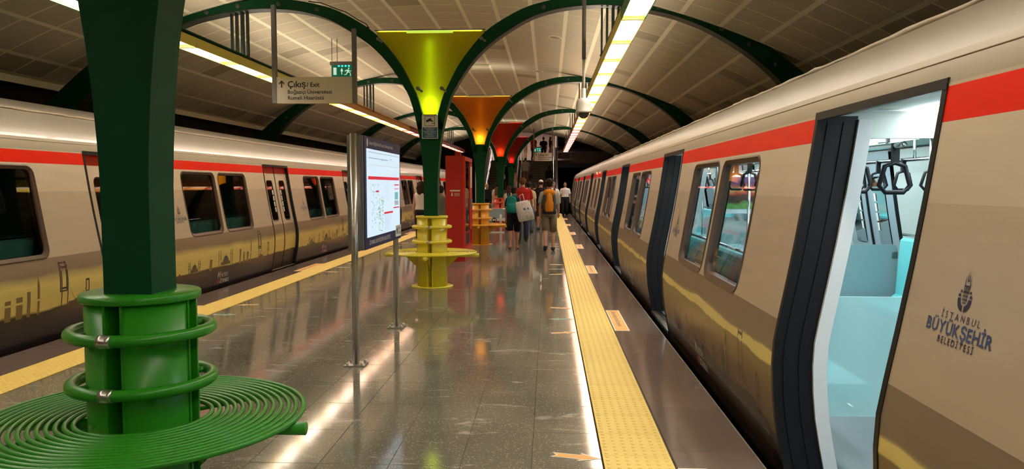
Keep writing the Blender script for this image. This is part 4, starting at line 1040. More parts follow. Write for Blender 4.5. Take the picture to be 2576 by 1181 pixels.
def emergency(x0, x1, y, z0, z1, zt, label, wires=True):
    t = thing('emergency_exit_sign', label, 'sign', ((x0 + x1) / 2, y, z0)); w_ = (x1 - x0) / 2; h = z1 - z0
    b = MB(); b.box(-w_ - .02, w_ + .02, -.05, .05, h, h + .07); b.obj('lamp_housing', 'greyrod', t)
    b = MB(); b.box(-w_, w_, -.01, .01, 0, h - .002); b.obj('sign_plate', 'exit_green', t)
    b = MB()
    for k in range(4): b.box(-w_ * .35 + k * w_ * .32, -w_ * .35 + k * w_ * .32 + .03, -.03, -.012, h - .03, h - .002)
    b.obj('led_row', 'teal_glow', t)
    f = lambda u, v: (u, -.0115, v); b = MB(); b.add([f(-w_ * .82, h * .2), f(-w_ * .52, h * .2), f(-w_ * .52, h * .8), f(-w_ * .82, h * .8)], [(0, 1, 2, 3)])
    b.add([f(-w_ * .06, h * .22), f(w_ * .02, h * .22), f(w_ * .02, h * .55), f(-w_ * .06, h * .55)], [(0, 1, 2, 3)]); b.add([f(-w_ * .16, h * .5), f(w_ * .12, h * .5), f(-w_ * .02, h * .78)], [(0, 1, 2)])
    running_man(b, w_ * .55, h * .18, h * .68, f); b.obj('pictogram', 'exit_white', t)
    if wires:
        for x in (-w_ + .01, -w_ * .45): b = MB(); b.tube([(x, 0, h + .07), (x, 0, zt - z0)], .006, 6); b.obj('wire', 'black', t)
    return t
emergency(-4.40, -3.97, 15.3, 3.79, 4.03, 4.57, 'green running man sign on wires behind the cream exit sign')
emergency(-.72, -.36, 37.25, 3.22, 3.42, 3.42, 'small green running man sign on top of the farther exit sign', False)

# dome camera
t = thing('dome_camera', 'cream dome security camera hanging on a pole over the right platform', 'camera', (.52, 11.45, 2.69))
b = MB(); b.lathe([(.001, .36), (.03, .36), (.035, .22), (.07, .205), (.10, .18), (.112, .12), (.115, .03), (.122, .02), (.122, .0), (.10, -.005), (.001, -.005)], (0, 0, 0), 28); b.obj('housing', 'white_plastic', t)
b = MB(); b.lathe([(.085, -.005), (.082, -.035), (.06, -.07), (.03, -.085), (.001, -.088)], (0, 0, 0), 24); b.obj('smoked_dome', 'dome', t)
b = MB(); b.tube([(0, 0, .34), (0, 0, .80)], .022, 12); b.obj('lower_pole', 'white_plastic', t)
b = MB(); b.tube([(0, 0, .79), (0, 0, 1.72)], .030, 12); b.obj('upper_pole', 'greyrod', t)

# vending machine
t = thing('vending_machine', 'tall red vending machine standing between the yellow and orange benches', 'vending machine', (-1.94, 15.72, 0))
b = MB(); b.box(-.21, .16, 0, 1.45, .12, 2.22); b.obj('cabinet', 'vred', t)
b = MB(); b.box(-.19, .19, .04, 1.41, 0, .12); b.obj('plinth', 'vred', t)
b = MB(); b.box(.16, .205, 0, .05, .12, 2.20); b.box(.16, .205, 1.40, 1.45, .12, 2.20); b.box(.16, .205, .05, 1.40, 2.12, 2.20); b.box(.16, .205, .05, 1.40, .12, .30); b.obj('front_frame', 'vred2', t)
b = MB(); b.box(.16, .185, .05, .95, .62, 2.12); b.obj('display_window', 'glass_dark', t)
b = MB(); b.box(.161, .165, .05, .95, .62, 2.12); b.obj('display_back', 'black', t)
for k in range(5):
    b = MB(); b.box(.10, .175, .06, .94, .80 + k * .26, .815 + k * .26); b.obj('shelf', 'alu', t)
    for j in range(8):
        c = ('vred2', 'b_yellow', 'blue_print', 'b_orange', 'b_green')[(j * 3 + k) % 5]
        if k < 5: bb_ = MB(); bb_.box(.166, .180, .08 + j * .107, .155 + j * .107, .816 + k * .26, .95 + k * .26); bb_.obj('snack', c, t)
b = MB(); b.box(.16, .20, .98, 1.36, .62, 2.10); b.obj('control_panel', 'vred2', t)
b = MB(); b.box(.20, .21, 1.04, 1.30, 1.55, 2.02); b.obj('poster', 'white', t); b = MB(); b.box(.20, .225, 1.06, 1.28, 1.10, 1.30); b.obj('keypad', 'alu', t)
b = MB(); b.box(.16, .19, .08, .94, .34, .56); b.obj('hatch', 'black', t)
b = MB(); b.box(.02, .12, -.012, .0, 2.19, 2.205); b.box(-.02, .10, .08, .2, 2.22, 2.30); b.obj('top_bracket', 'vred', t)
b = MB(); f = lambda u, v: (u, -.003, v)
b.box(-.115, .095, -.003, -.001, 1.475, 1.505); b.box(-.09, -.06, -.003, -.001, 1.38, 1.42); b.box(-.085, -.065, -.003, -.001, 1.425, 1.45)
for k in range(4): b.box(-.03, .085, -.003, -.001, 1.435 - k * .018, 1.440 - k * .018)
b.obj('side_print', 'white', t)
b = MB(); put_text(b, 'ÜRÜN ALMAK İÇİN', .02, lambda u, v: (u, -.004, v), -.10, 1.483); b.obj('side_lettering', 'vred2', t)

# white bench with round metro mark
t = thing('white_bench', 'small white framed bench with a round metro badge beyond the orange bench', 'bench', (-1.84, 25.6, 0))
for x in (-.22, .22):
    b = MB(); b.tube([(x, 0, 0), (x, 0, .62)], .04, 8); b.obj('leg', 'white_plastic', t)
b = MB(); b.box(-.34, .34, -.05, .05, .0, .03); b.obj('foot_bar', 'white_plastic', t)
b = MB(); b.prism([(-.38, .36), (-.30, .40), (.30, .40), (.38, .36), (.40, .42), (.34, .49), (-.34, .49), (-.40, .42)], 1, -.07, -.04); b.obj('name_board', 'white_plastic', t)
b = MB(); b.tube([(0, -.075, .43), (0, -.07, .43)], .085, 20); bd = b.obj('badge', 'black', t)
b = MB(); f = lambda x, z: (x, -.078, .43 + z)
for sg in (-1, 1): b.add([f(sg * .05, -.04), f(sg * .03, -.04), f(sg * .03, .0), f(0, -.02), f(0, .0), f(sg * .035, .045), f(sg * .05, .04)], [(0, 1, 2, 5, 6), (2, 3, 4, 5)])
b.obj('badge_letter', 'white', bd)
b = MB(); b.box(-.36, .36, -.01, .01, .50, .80); b.obj('glass_back', 'frost_grey', t)
b = MB(); b.tube([(-.37, 0, .5), (-.37, 0, .81), (.37, 0, .81), (.37, 0, .5)], .012, 6); b.obj('back_frame', 'chrome', t)
b = MB(); b.box(-.40, .40, .0, .38, .44, .47); b.obj('seat', 'white_plastic', t)

# floor stickers
def arrow_poly(L, hw, sw, hl): return [(0, -sw), (L - hl, -sw), (L - hl - .02, -hw), (L, 0), (L - hl - .02, hw), (L - hl, sw), (0, sw), (.03, 0)]
def sticker_arrow(x, y, ang, mname, label):
    t = thing('arrow_sticker', label, 'floor sticker', (x, y, .0), ang)
    b = MB(); b.prism(arrow_poly(.30, .070, .036, .115), 2, .0004, .0016); b.obj('edge', 'wht_decal', t)
    b = MB(); b.prism([(u * .88 + .018, v * .74) for u, v in arrow_poly(.30, .070, .036, .115)], 2, .0016, .0022); b.obj('print', mname, t)
def sticker_rect(x0, x1, y0, y1, hand, label):
    t = thing('rule_sticker', label, 'floor sticker', ((x0 + x1) / 2, (y0 + y1) / 2, 0)); a, c = (x1 - x0) / 2, (y1 - y0) / 2
    b = MB(); b.box(-a, a, -c, c, .0004, .0014); b.obj('edge', 'wht_decal', t); b = MB(); b.box(-a + .012, a - .012, -c + .014, c - .014, .0014, .002); p = b.obj('print', 'org_decal', t)
    b = MB(); sg = 1 if hand == 'right' else -1; put_text(b, 'Lütfen inenlere öncelik tanıyınız', .088, lambda u, v: (sg * v, -sg * u, .0024), -c + .08, -.025, sx=.92); b.obj('lettering', 'ink', p)
ords = ('first', 'second', 'third', 'fourth', 'fifth', 'sixth', 'seventh', 'eighth')
drY = [2.87, 8.30, 13.73, 19.16]; drY += [y + CL + .06 for y in drY]
for k, y0 in enumerate(drY):
    c = y0 + .66
    for side in ('right', 'left'):
        dy = 0 if side == 'right' else .12
        if y0 > 41: continue
        sx0, sx1 = (.735, .90) if side == 'right' else (2 * MIR - .90, 2 * MIR - .735)
        sticker_rect(sx0, sx1, y0 + dy - .02, y0 + dy + 1.35, side, 'orange worded sticker before the %s door of the %s train' % (ords[k], side))
        for oy, an, mn, cn in ((.82, -.22, 'org_decal', 'farther orange'), (.02, PI, 'grn_decal', 'green'), (-.80, .22, 'org_decal', 'nearer orange')):
            if k == 0 and oy < .5: continue
            xs = (.02, .30) if mn == 'org_decal' else (.30, 0)
            if side == 'right': sticker_arrow(xs[0] if mn == 'org_decal' else .30, c + oy + (0.06 if an == -.22 else -.05 if an == .22 else 0), an, mn, '%s arrow sticker before the %s door of the right train' % (cn, ords[k]))
            else: sticker_arrow(2 * MIR - (xs[0] if mn == 'org_decal' else .30), c + dy + oy, PI - an, mn, '%s arrow sticker before the %s door of the left train' % (cn, ords[k]))

# ================================================================== PEOPLE
def cmat(n, c, r=.85):
    if n not in M: M[n] = mat(n, c, r, spec=.15, noise=(25, .12))
    return n
def fuse(b, name, m, parent, vox, it):
    me = b.mesh('tmp', m); o = bpy.data.objects.new('tmp', me); COL.objects.link(o)
    md = o.modifiers.new('r', 'REMESH'); md.mode = 'VOXEL'; md.voxel_size = vox; md.use_smooth_shade = True
    md = o.modifiers.new('s', 'SMOOTH'); md.iterations = it; md.factor = .5
    dg = bpy.context.evaluated_depsgraph_get(); me2 = bpy.data.meshes.new_from_object(o.evaluated_get(dg)); bpy.data.objects.remove(o); me2.name = name
    return link(name, me2, parent)
def person(label, x, y, z=0.0, h=1.7, face=0.0, build=1.0, top='black tee', topc=(.015, .015, .018), sleeve=.45, low='trousers', lowc=(.02, .02, .03), lowlen=.06,
           hair='short', hairc=(.02, .013, .01), shoes=(.03, .03, .03), skin='skin', stride=.0, lead=1, arms=((.0, .0), (.0, .0)), feat=False, fem=False, tuck=.50, group=None):
    t = thing('person', label, 'person', (x, y, z), face)
    H = h; B = build
    def leg(s):      # returns hip, knee, ankle, toe
        fwd = stride * (1 if s == lead else -1)
        hip = Vector((s * .050 * H * B, 0, .52 * H)); an = Vector((s * .050 * H, fwd * H * .5, .045 * H + (0 if fwd >= 0 else abs(fwd) * .16 * H)))
        kn = (hip + an) / 2 + Vector((s * .004 * H, .02 * H + abs(fwd) * .10 * H, .01 * H)); toe = an + Vector((s * .012 * H, .105 * H, -.028 * H if fwd >= 0 else -.04 * H - abs(fwd) * .1 * H)); heel = an + Vector((0, -.035 * H, -.022 * H))
        return hip, kn, an, toe, heel
    def arm(s, k):
        sw, bend = arms[k]; sh = Vector((s * (.101 if not fem else .090) * H * B, 0, .797 * H))
        el = sh + Vector((s * .022 * H, math.sin(sw) * .18 * H, -math.cos(sw) * .18 * H)); a2 = sw + bend
        wr = el + Vector((s * .004 * H, math.sin(a2) * .15 * H, -math.cos(a2) * .15 * H)); ti = wr + (wr - el).normalized() * .05 * H
        return sh, el, wr, ti
    # body: one continuous remeshed surface
    b = MB(); sc_ = H * B
    b.loft([((0, 0, .485 * H), .050 * sc_, .045 * sc_), ((0, 0, .52 * H), .088 * sc_, .062 * sc_), ((0, 0, .56 * H), .090 * sc_, .064 * sc_), ((0, 0, .635 * H), (.066 if fem else .076) * sc_, .052 * sc_), ((0, 0, .72 * H), .086 * sc_, .062 * sc_), ((0, 0, .785 * H), .104 * sc_ * (.93 if fem else 1), .060 * sc_), ((0, 0, .825 * H), .080 * sc_, .046 * sc_), ((0, .004 * H, .845 * H), .036 * H, .036 * H), ((0, .006 * H, .885 * H), .030 * H, .033 * H)], 16)
    b.ell((0, .012 * H, .932 * H), (.044 * H, .054 * H, .066 * H), 16, 12); b.ell((0, .018 * H, .898 * H), (.033 * H, .042 * H, .032 * H), 12, 8)
    b.ell((0, .068 * H, .922 * H), (.008 * H, .012 * H, .014 * H), 8, 6)
    for s in (-1, 1): b.ell((s * .045 * H, .004 * H, .928 * H), (.006 * H, .011 * H, .017 * H), 8, 6)
    for s in (-1, 1):
        hip, kn, an, toe, heel = leg(s); r = H * (.5 + .5 * B) * (.8 if lowlen < .25 and low == 'trousers' else 1)
        b.tube([hip + Vector((0, 0, .01 * H)), hip * .55 + kn * .45, kn, kn * .7 + an * .3 - Vector((0, .006 * H, 0)), kn * .3 + an * .7, an], [.050 * r, .043 * r, .031 * r, .034 * r, .023 * r, .019 * r], 12)
        b.tube([heel, an - Vector((0, 0, .012 * H)), (an + toe) / 2 - Vector((0, 0, .004 * H)), toe], [.017 * H, .024 * H, .023 * H, .014 * H], 8)
    hands = []
    for k, s in enumerate((-1, 1)):
        sh, el, wr, ti = arm(s, k)
        b.tube([sh - Vector((s * .03 * H, 0, -.005 * H)), sh, (sh + el) / 2, el, el * .6 + wr * .4, wr], [.022 * H, .026 * H, .026 * H, .021 * H, .022 * H, .014 * H], 10)
        b.tube([wr, wr * .5 + ti * .5, ti], [.014 * H, .022 * H, .018 * H], 8); hands.append((s, wr, ti))
    me = b.mesh('tmp', skin); o = bpy.data.objects.new('tmp', me); COL.objects.link(o)
    md = o.modifiers.new('r', 'REMESH'); md.mode = 'VOXEL'; md.voxel_size = .0135 if feat else .02; md.use_smooth_shade = True
    md = o.modifiers.new('s', 'SMOOTH'); md.iterations = 2; md.factor = .5
    dg = bpy.context.evaluated_depsgraph_get(); me2 = bpy.data.meshes.new_from_object(o.evaluated_get(dg)); bpy.data.objects.remove(o)
    bm = bmesh.new(); bm.from_mesh(me2)
    fb = MB()
    for s, wr, ti in hands:
        d = (ti - wr).normalized(); side = Vector((0, 1, 0)) - d * d.y; side.normalize(); inn = Vector((-s, 0, 0))
        for q, (off, ln) in enumerate(((.015, .036), (.005, .042), (-.005, .039), (-.014, .030))):
            p0 = ti + side * off * H - d * .006 * H; p1 = p0 + d * ln * .5 * H + inn * .003 * H; p2 = p1 + d * ln * .42 * H + inn * .009 * H
            fb.tube([p0, p1, p2], [.0062 * H, .0056 * H, .0042 * H], 6)
        p0 = wr * .6 + ti * .4 + side * .014 * H; fb.tube([p0, p0 + side * .016 * H + d * .016 * H, p0 + side * .020 * H + d * .036 * H + inn * .006 * H], [.0075 * H, .0065 * H, .0048 * H], 6)
    mf_ = fb.mesh('f', skin); bm.from_mesh(mf_); 
    for f_ in bm.faces: f_.smooth = True
    bm.to_mesh(me2); bm.free(); me2.name = 'body'; link('body', me2, t)
    # clothing
    tm = cmat(top, topc); b = MB(); g = .011 * H
    zb = tuck * H; rings = [((0, 0, zb), .094 * sc_ + g, .066 * sc_ + g), ((0, 0, .56 * H), .093 * sc_ + g, .067 * sc_ + g), ((0, 0, .635 * H), (.074 if fem else .083) * sc_ + g, .058 * sc_ + g), ((0, 0, .72 * H), .088 * sc_ + g, .064 * sc_ + g), ((0, 0, .785 * H), .104 * sc_ * (.93 if fem else 1) + g, .061 * sc_ + g), ((0, 0, .818 * H), .074 * sc_ + g, .046 * sc_ + g), ((0, .002 * H, .842 * H), .046 * H, .045 * H), ((0, .003 * H, .853 * H), .036 * H, .039 * H)]
    if zb > .56 * H: rings.pop(1)
    b.loft(rings, 18)
    for k, s in enumerate((-1, 1)):
        sh, el, wr, ti = arm(s, k)
        if sleeve > 0:
            pts = [sh - Vector((s * .035 * H, 0, -.006 * H)), sh - Vector((s * .006 * H, 0, .004 * H))]; rr = [.032 * H, .037 * H]
            pts.append(sh.lerp(el, .3)); rr.append(.037 * H); e = sh.lerp(el, min(1, sleeve * 1.6)); pts.append(e); rr.append(.038 * H if sleeve < .6 else .027 * H)
            if sleeve > .7: pts += [wr]; rr += [.021 * H]
            b.tube(pts, rr, 12)
    fuse(b, 'shirt', tm, t, .016 if feat else .022, 4)
    lm_ = cmat('bottoms %d %d %d' % tuple(int(c * 255) for c in lowc), lowc); b = MB()
    if low in ('skirt', 'dress', 'shorts_wide'):
        b.loft([((0, 0, lowlen * H), .115 * sc_, .090 * sc_), ((0, 0, .45 * H), .105 * sc_, .082 * sc_), ((0, 0, .58 * H), .090 * sc_ + g, .066 * sc_ + g)], 18); b.obj('skirt', lm_, t)
    else:
        b.loft([((0, 0, .475 * H), .058 * sc_, .055 * sc_), ((0, 0, .515 * H), .093 * sc_ + g * .6, .066 * sc_ + g * .6), ((0, 0, .585 * H), .084 * sc_ + g * .5, .060 * sc_ + g * .5)], 16)
        for s in (-1, 1):
            hip, kn, an, toe, heel = leg(s); r = H * (.5 + .5 * B)
            if lowlen > .25: b.tube([hip + Vector((0, 0, .015 * H)), hip.lerp(kn, .5), kn.lerp(an, (.285 - lowlen) / .24 if lowlen < .285 else 0)], [.056 * r, .053 * r, .048 * r], 12)
            else: b.tube([hip + Vector((0, 0, .015 * H)), hip.lerp(kn, .5), kn, kn.lerp(an, .5), an + Vector((0, 0, .005 * H))], [.056 * r, .050 * r, .040 * r, .036 * r, .031 * r], 12)
        b.obj('shorts' if lowlen > .25 else 'trousers', lm_, t)
    sm_ = cmat('shoes %d %d %d' % tuple(int(c * 255) for c in shoes), shoes)
    for s in (-1, 1):
        hip, kn, an, toe, heel = leg(s); b = MB()
        b.tube([heel - Vector((0, .008 * H, 0)), an - Vector((0, 0, .010 * H)), (an + toe) / 2 - Vector((0, 0, .002 * H)), toe + Vector((0, .010 * H, .002 * H))], [.018 * H, .030 * H, .027 * H, .017 * H], 10)
        b.obj('shoe', sm_, t)
    # hair
    hm = cmat('hair %d %d %d' % tuple(int(c * 255) for c in hairc), hairc, .6)
    if hair == 'cap':
        b = MB(); b.loft([((0, .008 * H, .955 * H), .050 * H, .060 * H), ((0, .006 * H, .975 * H), .046 * H, .056 * H), ((0, .004 * H, .995 * H), .030 * H, .036 * H), ((0, .004 * H, 1.003 * H), .008 * H, .010 * H)], 16); b.prism([(-.035 * H, .05 * H), (.035 * H, .05 * H), (.028 * H, .105 * H), (-.028 * H, .105 * H)], 2, .953 * H, .958 * H)
        b.obj('cap', cmat('cap cloth', (.72, .68, .60)), t); b = MB(); b.loft([((0, -.008 * H, .905 * H), .040 * H, .046 * H), ((0, -.004 * H, .955 * H), .047 * H, .055 * H)], 14); b.obj('hair', hm, t)
    else:
        b = MB(); rnd = random.Random(int(x * 100 + y))
        b.ell((0, -.002 * H, .950 * H), (.050 * H, .056 * H, .054 * H), 18, 12); b.ell((0, -.014 * H, .922 * H), (.045 * H, .044 * H, .042 * H), 14, 10)
        if hair == 'long': b.loft([((0, -.058 * H, .74 * H), .035 * H, .012 * H), ((0, -.060 * H, .80 * H), .048 * H, .020 * H), ((0, -.040 * H, .87 * H), .050 * H, .034 * H), ((0, -.015 * H, .94 * H), .048 * H, .045 * H)], 14)
        if hair == 'curly':
            for k in range(46): a = rnd.uniform(0, 2 * PI); zz = rnd.uniform(.78, .975); r_ = .062 if zz < .93 else .045; yy = math.sin(a) * r_ * .8; 
            for k in range(60):
                a = rnd.uniform(PI * .95, 2.05 * PI); zz = rnd.uniform(.78, .98); r_ = (.060 if zz < .93 else .042); b.ell((math.cos(a) * r_ * H, math.sin(a) * r_ * .9 * H, zz * H), (.022 * H, .022 * H, .024 * H), 7, 5)
        if hair in ('bob', 'tousled', 'short'):
            for k in range(26 if hair != 'short' else 12):
                a = rnd.uniform(0, 2 * PI); zz = rnd.uniform(.93, .985); r_ = .046 * math.sqrt(max(.05, 1 - ((zz - .945) / .055) ** 2)); b.ell((math.cos(a) * r_ * H, math.sin(a) * r_ * H - .004 * H, zz * H), (.014 * H, .014 * H, .012 * H), 6, 5)
        if hair == 'bun': b.ell((0, -.050 * H, .965 * H), (.026 * H, .026 * H, .026 * H), 10, 8)
        if hair == 'bob': b.loft([((0, -.02 * H, .865 * H), .044 * H, .036 * H), ((0, -.012 * H, .93 * H), .050 * H, .050 * H)], 14)
        fuse(b, 'hair', hm, t, .011 if feat else .016, 2)
    if feat and abs(face) > 2:
        b = MB()
        for s in (-1, 1): b.ell((s * .017 * H, .063 * H, .936 * H), (.008 * H, .004 * H, .005 * H), 8, 5)
        b.obj('sunglasses', 'dome', t); b = MB(); b.ell((0, .060 * H, .897 * H), (.013 * H, .004 * H, .003 * H), 8, 5); b.obj('mouth', cmat('lips', (.35, .10, .08)), t)
    return t
def backpack(label, x, y, z, face, H, wd, ht, c1, c2, frame=False):
    t = thing('backpack', label, 'backpack', (x, y, z), face); m1 = cmat('pack %d %d' % (int(c1[0] * 255), int(c1[1] * 255)), c1); m2 = cmat('pack trim %d %d' % (int(c2[0] * 255), int(c2[1] * 255)), c2)
    d = .10; w_ = wd / 2
    def lump(cy, rx, ry, z0, z1, m, nm):
        b = MB(); L = z1 - z0; b.loft([((0, cy, z0), rx * .75, ry * .6), ((0, cy, z0 + L * .08), rx * .96, ry), ((0, cy, z0 + L * .5), rx, ry), ((0, cy, z0 + L * .82), rx * .88, ry * .9), ((0, cy, z0 + L * .96), rx * .6, ry * .6), ((0, cy, z1), rx * .25, ry * .3)], 18); return b.obj(nm, m, t)
    lump(-.11 - d * .7, w_, d * .9, 0, ht, m1 if not frame else m2, 'pack_body'); lump(-.11 - d * 1.55, w_ * .66, d * .5, ht * .08, ht * .58, m1, 'front_pocket')
    if frame: lump(-.11 - d * 1.45, w_ * .50, d * .75, ht * .10, ht * .92, m1, 'centre_pocket'); lump(-.11 - d * .9, w_ * .86, d * 1.0, ht * .78, ht * 1.03, m1, 'lid_pocket'); lump(-.11 - d * .8, w_ * 1.02, d * .95, -.02, ht * .22, cmat('pack black', (.02, .02, .02)), 'base_pocket')
    for s in (-1, 1):
        b = MB(); sx = s * w_ * .55
        b.tube([(sx, -.10, ht * .86), (sx * 1.25, -.06, ht + .05), (sx * 1.4, .06, ht + .035), (sx * 1.5, .115, ht - .10), (sx * 1.7, .08, ht * .45), (sx * 1.75, -.08, ht * .2)], .017, 8); b.obj('shoulder_strap', m1 if not frame else m2, t)
        if frame:
            b = MB(); b.tube([(s * w_ * .62, -.11 - d * 1.7, ht * .1), (s * w_ * .7, -.11 - d * 1.6, ht * .5), (s * w_ * .45, -.11 - d * 1.5, ht * .92)], .012, 6); b.obj('compression_strap', m2, t)
    b = MB(); b.tube([(-.035, -.13, ht * .97), (-.03, -.13, ht + .05), (.03, -.13, ht + .05), (.035, -.13, ht * .97)], .008, 6); b.obj('carry_loop', m2, t)
    b = MB(); b.tube([(w_ * .9 * math.cos(a), -.11 - d * .7 - d * .95 * abs(math.sin(a)), ht * .55 + ht * .33 * math.sin(a)) for a in [k * PI / 8 for k in range(9)]], .005, 5); b.obj('zip', m2, t)
    return t
TEAL = (.02, .25, .25)
person('woman in black shorts outfit and teal backpack carrying a white tote', -.87, 18.85, h=1.58, fem=True, build=1.08, top='black woman tee', topc=(.012, .013, .018), sleeve=.42, low='shorts', lowc=(.010, .011, .016), lowlen=.335, hair='bun', stride=.11, lead=1, arms=((-.05, .12), (.10, .25)), shoes=(.35, .18, .12), skin='skin2', feat=True)
backpack('small teal backpack on the woman with the white tote', -.91, 18.85, .92, 0, 1.58, .27, .42, (.015, .22, .21), (.01, .12, .12))
tb = thing('tote_bag', 'large white printed tote bag at the right side of the woman', 'bag', (-.535, 18.66, .73), .10)
b = MB(); b.loft([((0, 0, 0), .18, .05), ((0, 0, .04), .20, .075), ((-.01, 0, .25), .205, .08), ((-.03, 0, .44), .19, .05), ((-.05, 0, .50), .17, .02)], 20); bg = b.obj('bag_body', cmat('white canvas', (.72, .68, .62)), tb); bg.rotation_euler = (0, -.20, 0)
b = MB(); b.tube([(-.16, 0, .48), (-.18, .03, .62), (-.10, .03, .66), (-.06, 0, .50)], .010, 6); b.obj('handle', 'white', tb)
b = MB(); rnd = random.Random(9)
def tp(u, v):
    V = (0, .04, .25, .44, .50); ry = interp(v, V, (.05, .075, .08, .05, .02)); rx = interp(v, V, (.18, .20, .205, .19, .17)); cx = interp(v, V, (0, 0, -.01, -.03, -.05))
    return (u + cx, -ry * math.sqrt(max(.05, 1 - (u / rx) ** 2)) - .004, v)
for k in range(60):
    u, v = rnd.uniform(-.15, .15), rnd.uniform(.04, .45); a = rnd.uniform(0, PI); du, dv = .018 * math.cos(a), .018 * math.sin(a); pu, pv = -.004 * math.sin(a), .004 * math.cos(a)
    b.add([tp(u + pu, v + pv), tp(u + du + pu, v + dv + pv), tp(u + du - pu, v + dv - pv), tp(u - pu, v - pv)], [(0, 1, 2, 3)])
b.add([tp(-.02, .27), tp(.12, .27), tp(.12, .32), tp(-.02, .32)], [(0, 1, 2, 3)]); b.obj('bag_print', 'blue_print', bg)
person('man in grey tee and camouflage shorts walking away with an orange backpack', .02, 18.25, h=1.77, top='washed grey tee', topc=(.30, .33, .29), sleeve=.5, low='shorts', lowc=(.20, .16, .11), lowlen=.27, hair='tousled', stride=.20, lead=1, arms=((-.15, .25), (.28, .45)), shoes=(.03, .03, .03), feat=True)
backpack('orange and grey hiking backpack on the man in grey tee', .02, 18.25, .93, 0, 1.77, .33, .56, (.62, .22, .02), (.07, .07, .07), True)
person('tall man in red tee and jeans behind the teal backpack', -.735, 21.5, h=1.83, build=1.12, top='red tee', topc=(.36, .02, .015), sleeve=.5, low='trousers', lowc=(.03, .04, .08), hair='tousled', hairc=(.12, .05, .02), stride=.08, arms=((.0, .1), (.45, .6)), feat=True)
person('man in white cap and black tee walking beyond the orange backpack', -.27, 26.9, h=1.80, top='black cap tee', topc=(.015, .012, .012), low='shorts', lowc=(.06, .04, .035), lowlen=.30, hair='cap', stride=.16, lead=-1, shoes=(.02, .06, .05), arms=((-.3, .1), (.2, .2)))
person('grey haired man in white shirt walking left of the uniformed guard', .19, 31.5, h=1.76, build=1.1, top='white shirt', topc=(.66, .60, .52), low='trousers', lowc=(.03, .03, .05), hair='short', hairc=(.28, .20, .14), stride=.1)
person('man in white uniform shirt and dark trousers facing the camera', .84, 38.5, h=1.76, face=PI, build=1.1, top='white uniform shirt', topc=(.66, .60, .54), low='trousers', lowc=(.015, .015, .02), hair='short', tuck=.575, feat=True, skin='skin2', arms=((.05, .1), (.05, .1)))
ly = thing('lanyard', 'dark lanyard with badge on the uniformed guard', 'lanyard', (.84, 38.5, 0), PI)
b = MB(); b.tube([(-.06, .03, 1.46), (-.055, .115, 1.38), (0, .145, 1.17), (.055, .115, 1.38), (.06, .03, 1.46)], .006, 5); b.obj('cord', 'black', ly); b = MB(); b.box(-.03, .03, .148, .153, 1.07, 1.17); b.obj('badge', 'white', ly)
person('dark haired man in pale yellow shirt right of the red tee', -.66, 25.2, h=1.73, top='pale yellow shirt', topc=(.58, .50, .30), low='trousers', lowc=(.10, .14, .20), stride=.12, arms=((0, .2), (.1, .3)))
person('woman in sleeveless white top beside the orange red bench column', -1.42, 27.0, h=1.60, fem=True, top='white sleeveless top', topc=(.66, .56, .48), sleeve=0, low='trousers', lowc=(.08, .10, .14), hair='long', hairc=(.06, .02, .012), stride=.1)
person('blonde woman in dark clothes left of the fourth column', -2.82, 34.5, h=1.68, fem=True, top='dark jacket', topc=(.02, .02, .022), low='trousers', lowc=(.06, .07, .09), hair='bun', hairc=(.50, .32, .14), sleeve=.9)
backpack('black backpack on the blonde woman', -2.82, 34.5, .90, 0, 1.68, .34, .52, (.014, .014, .016), (.03, .03, .03))
person('person in white shirt behind the blonde woman', -2.42, 35.6, h=1.72, top='off white shirt', topc=(.60, .54, .46), low='trousers', lowc=(.05, .05, .07), stride=.1)
backpack('dark backpack on the person in white behind the blonde woman', -2.42, 35.6, 1.0, 0, 1.72, .26, .40, (.03, .03, .035), (.02, .02, .02))
person('long brown haired girl in peach top beside the fourth column', -2.30, 33.2, h=1.50, fem=True, top='peach top', topc=(.55, .30, .18), sleeve=.2, low='trousers', lowc=(.16, .20, .26), hair='long', hairc=(.14, .06, .03))
person('curly dark haired woman in white top seen left of the second column', -3.32, 19.6, h=1.72, fem=True, top='white vest', topc=(.70, .62, .52), sleeve=0, low='trousers', lowc=(.02, .02, .022), hair='curly', hairc=(.03, .015, .01), tuck=.56, arms=((-.1, .3), (.1, .3)))
person('person in olive tee between the second column and the vending machine', -2.62, 18.3, h=1.60, top='olive tee', topc=(.14, .13, .10), low='trousers', lowc=(.02, .02, .02), face=.3, skin='skin2', arms=((.2, .3), (.1, .3)))
backpack('black shoulder bag on the person in olive tee', -2.60, 18.5, .62, 0, 1.6, .42, .42, (.012, .012, .014), (.02, .02, .02))
def step_z(y): return (min(NS, int((y - ST0) / TR) + 1)) * RI if y > ST0 else 0
person('old man in beige cap and pale shirt climbing the stairs', -1.42, 46.6, step_z(46.6), h=1.70, build=1.15, top='pale grey shirt', topc=(.55, .52, .47), low='trousers', lowc=(.24, .17, .10), hair='cap', tuck=.50, arms=((.1, .2), (.1, .2)))
hb = thing('hand_bag', 'black hand bag held by the old man on the stairs', 'bag', (-1.08, 46.63, step_z(46.6) + .42)); b = MB(); b.loft([((0, 0, 0), .10, .05), ((0, 0, .04), .12, .06), ((0, 0, .22), .10, .05), ((0, 0, .25), .06, .02)], 12); b.obj('bag_body', 'black', hb); b = MB(); b.tube([(-.06, 0, .23), (-.04, 0, .34), (.04, 0, .34), (.06, 0, .23)], .008, 5); b.obj('handle', 'black', hb)
person('woman in black climbing the right side of the stairs', .02, 45.6, step_z(45.6), h=1.66, fem=True, top='black blouse', topc=(.012, .012, .014), sleeve=.9, low='skirt', lowc=(.012, .012, .014), lowlen=.25, hair='long')
person('person in white tee with dark pack at the foot of the stairs', -.52, 43.0, 0, h=1.72, top='white tee', topc=(.62, .56, .5), low='trousers', lowc=(.03, .03, .04))
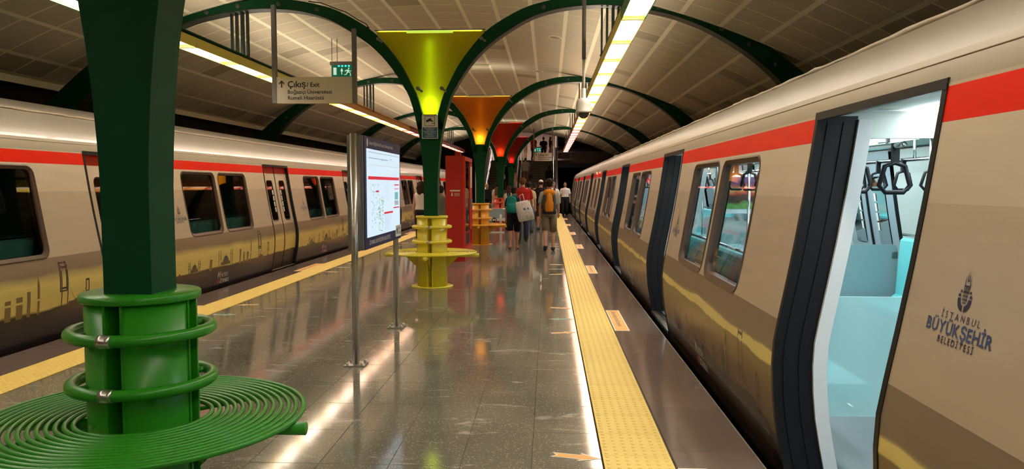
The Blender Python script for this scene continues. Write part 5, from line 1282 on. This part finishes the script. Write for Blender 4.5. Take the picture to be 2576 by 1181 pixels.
backpack('dark backpack on the person in white at the foot of the stairs', -.52, 43.0, 1.0, 0, 1.72, .28, .42, (.02, .02, .025), (.02, .02, .02))
person('person in dark clothes climbing left of the stair handrail', -2.62, 45.9, step_z(45.9), h=1.72, top='black pullover', topc=(.012, .012, .014), sleeve=.9, low='trousers', lowc=(.02, .02, .025))
pb = thing('plastic_bag', 'pale blue bag carried by the dark dressed climber', 'bag', (-2.78, 45.72, step_z(45.9) + .66)); b = MB(); b.loft([((0, 0, 0), .15, .08), ((0, 0, .08), .20, .11), ((0, 0, .26), .16, .09), ((0, 0, .36), .05, .03)], 14); b.obj('bag_body', cmat('pale blue film', (.45, .60, .62)), pb); b = MB(); b.tube([(-.03, 0, .34), (0, 0, .44), (.03, 0, .34)], .008, 5); b.obj('handle', 'white', pb)
person('person in pink by the middle stair handrail', -2.05, 45.2, step_z(45.2), h=1.6, fem=True, top='pink top', topc=(.60, .34, .28), low='skirt', lowc=(.55, .32, .26), lowlen=.2, hair='short')
LZ = 3.25
person('person in red shirt walking on the upper landing', -1.00, 50.6, LZ, h=1.66, face=-.5, top='red landing shirt', topc=(.50, .03, .02), sleeve=.45, low='trousers', lowc=(.03, .03, .04), stride=.12)
person('person in black tee on the upper landing right of the red shirt', -.35, 51.4, LZ, h=1.62, build=1.2, top='black landing tee', topc=(.012, .012, .012), low='trousers', lowc=(.02, .02, .02))
person('long haired woman in dark top at the right end of the upper landing', .12, 51.8, LZ, h=1.66, face=-1.2, fem=True, top='dark landing top', topc=(.03, .02, .02), low='skirt', lowc=(.30, .24, .20), lowlen=.25, hair='long')
person('person in pale clothes at the left of the upper landing', -1.62, 52.6, LZ, h=1.60, fem=True, face=-.8, top='pale landing top', topc=(.6, .52, .45), low='skirt', lowc=(.6, .5, .42), lowlen=.3, hair='short')
for x, y, h_, c, hc, nm in ((-1.05, 30.2, 1.66, (.10, .07, .06), (.18, .08, .03), 'brown haired person in dark top behind the red tee'), (-.62, 33.5, 1.68, (.05, .04, .05), (.03, .02, .015), 'dark dressed person left of the white cap'),
                            (-.35, 36.5, 1.74, (.03, .03, .03), (.02, .015, .01), 'distant person in black seen above the white cap'), (-.88, 34.0, 1.70, (.45, .40, .36), (.10, .05, .03), 'distant person in grey shirt right of the red tee')):
    person(nm, x, y, h=h_, top=nm[:22], topc=c, hairc=hc, lowc=(.03, .03, .04))
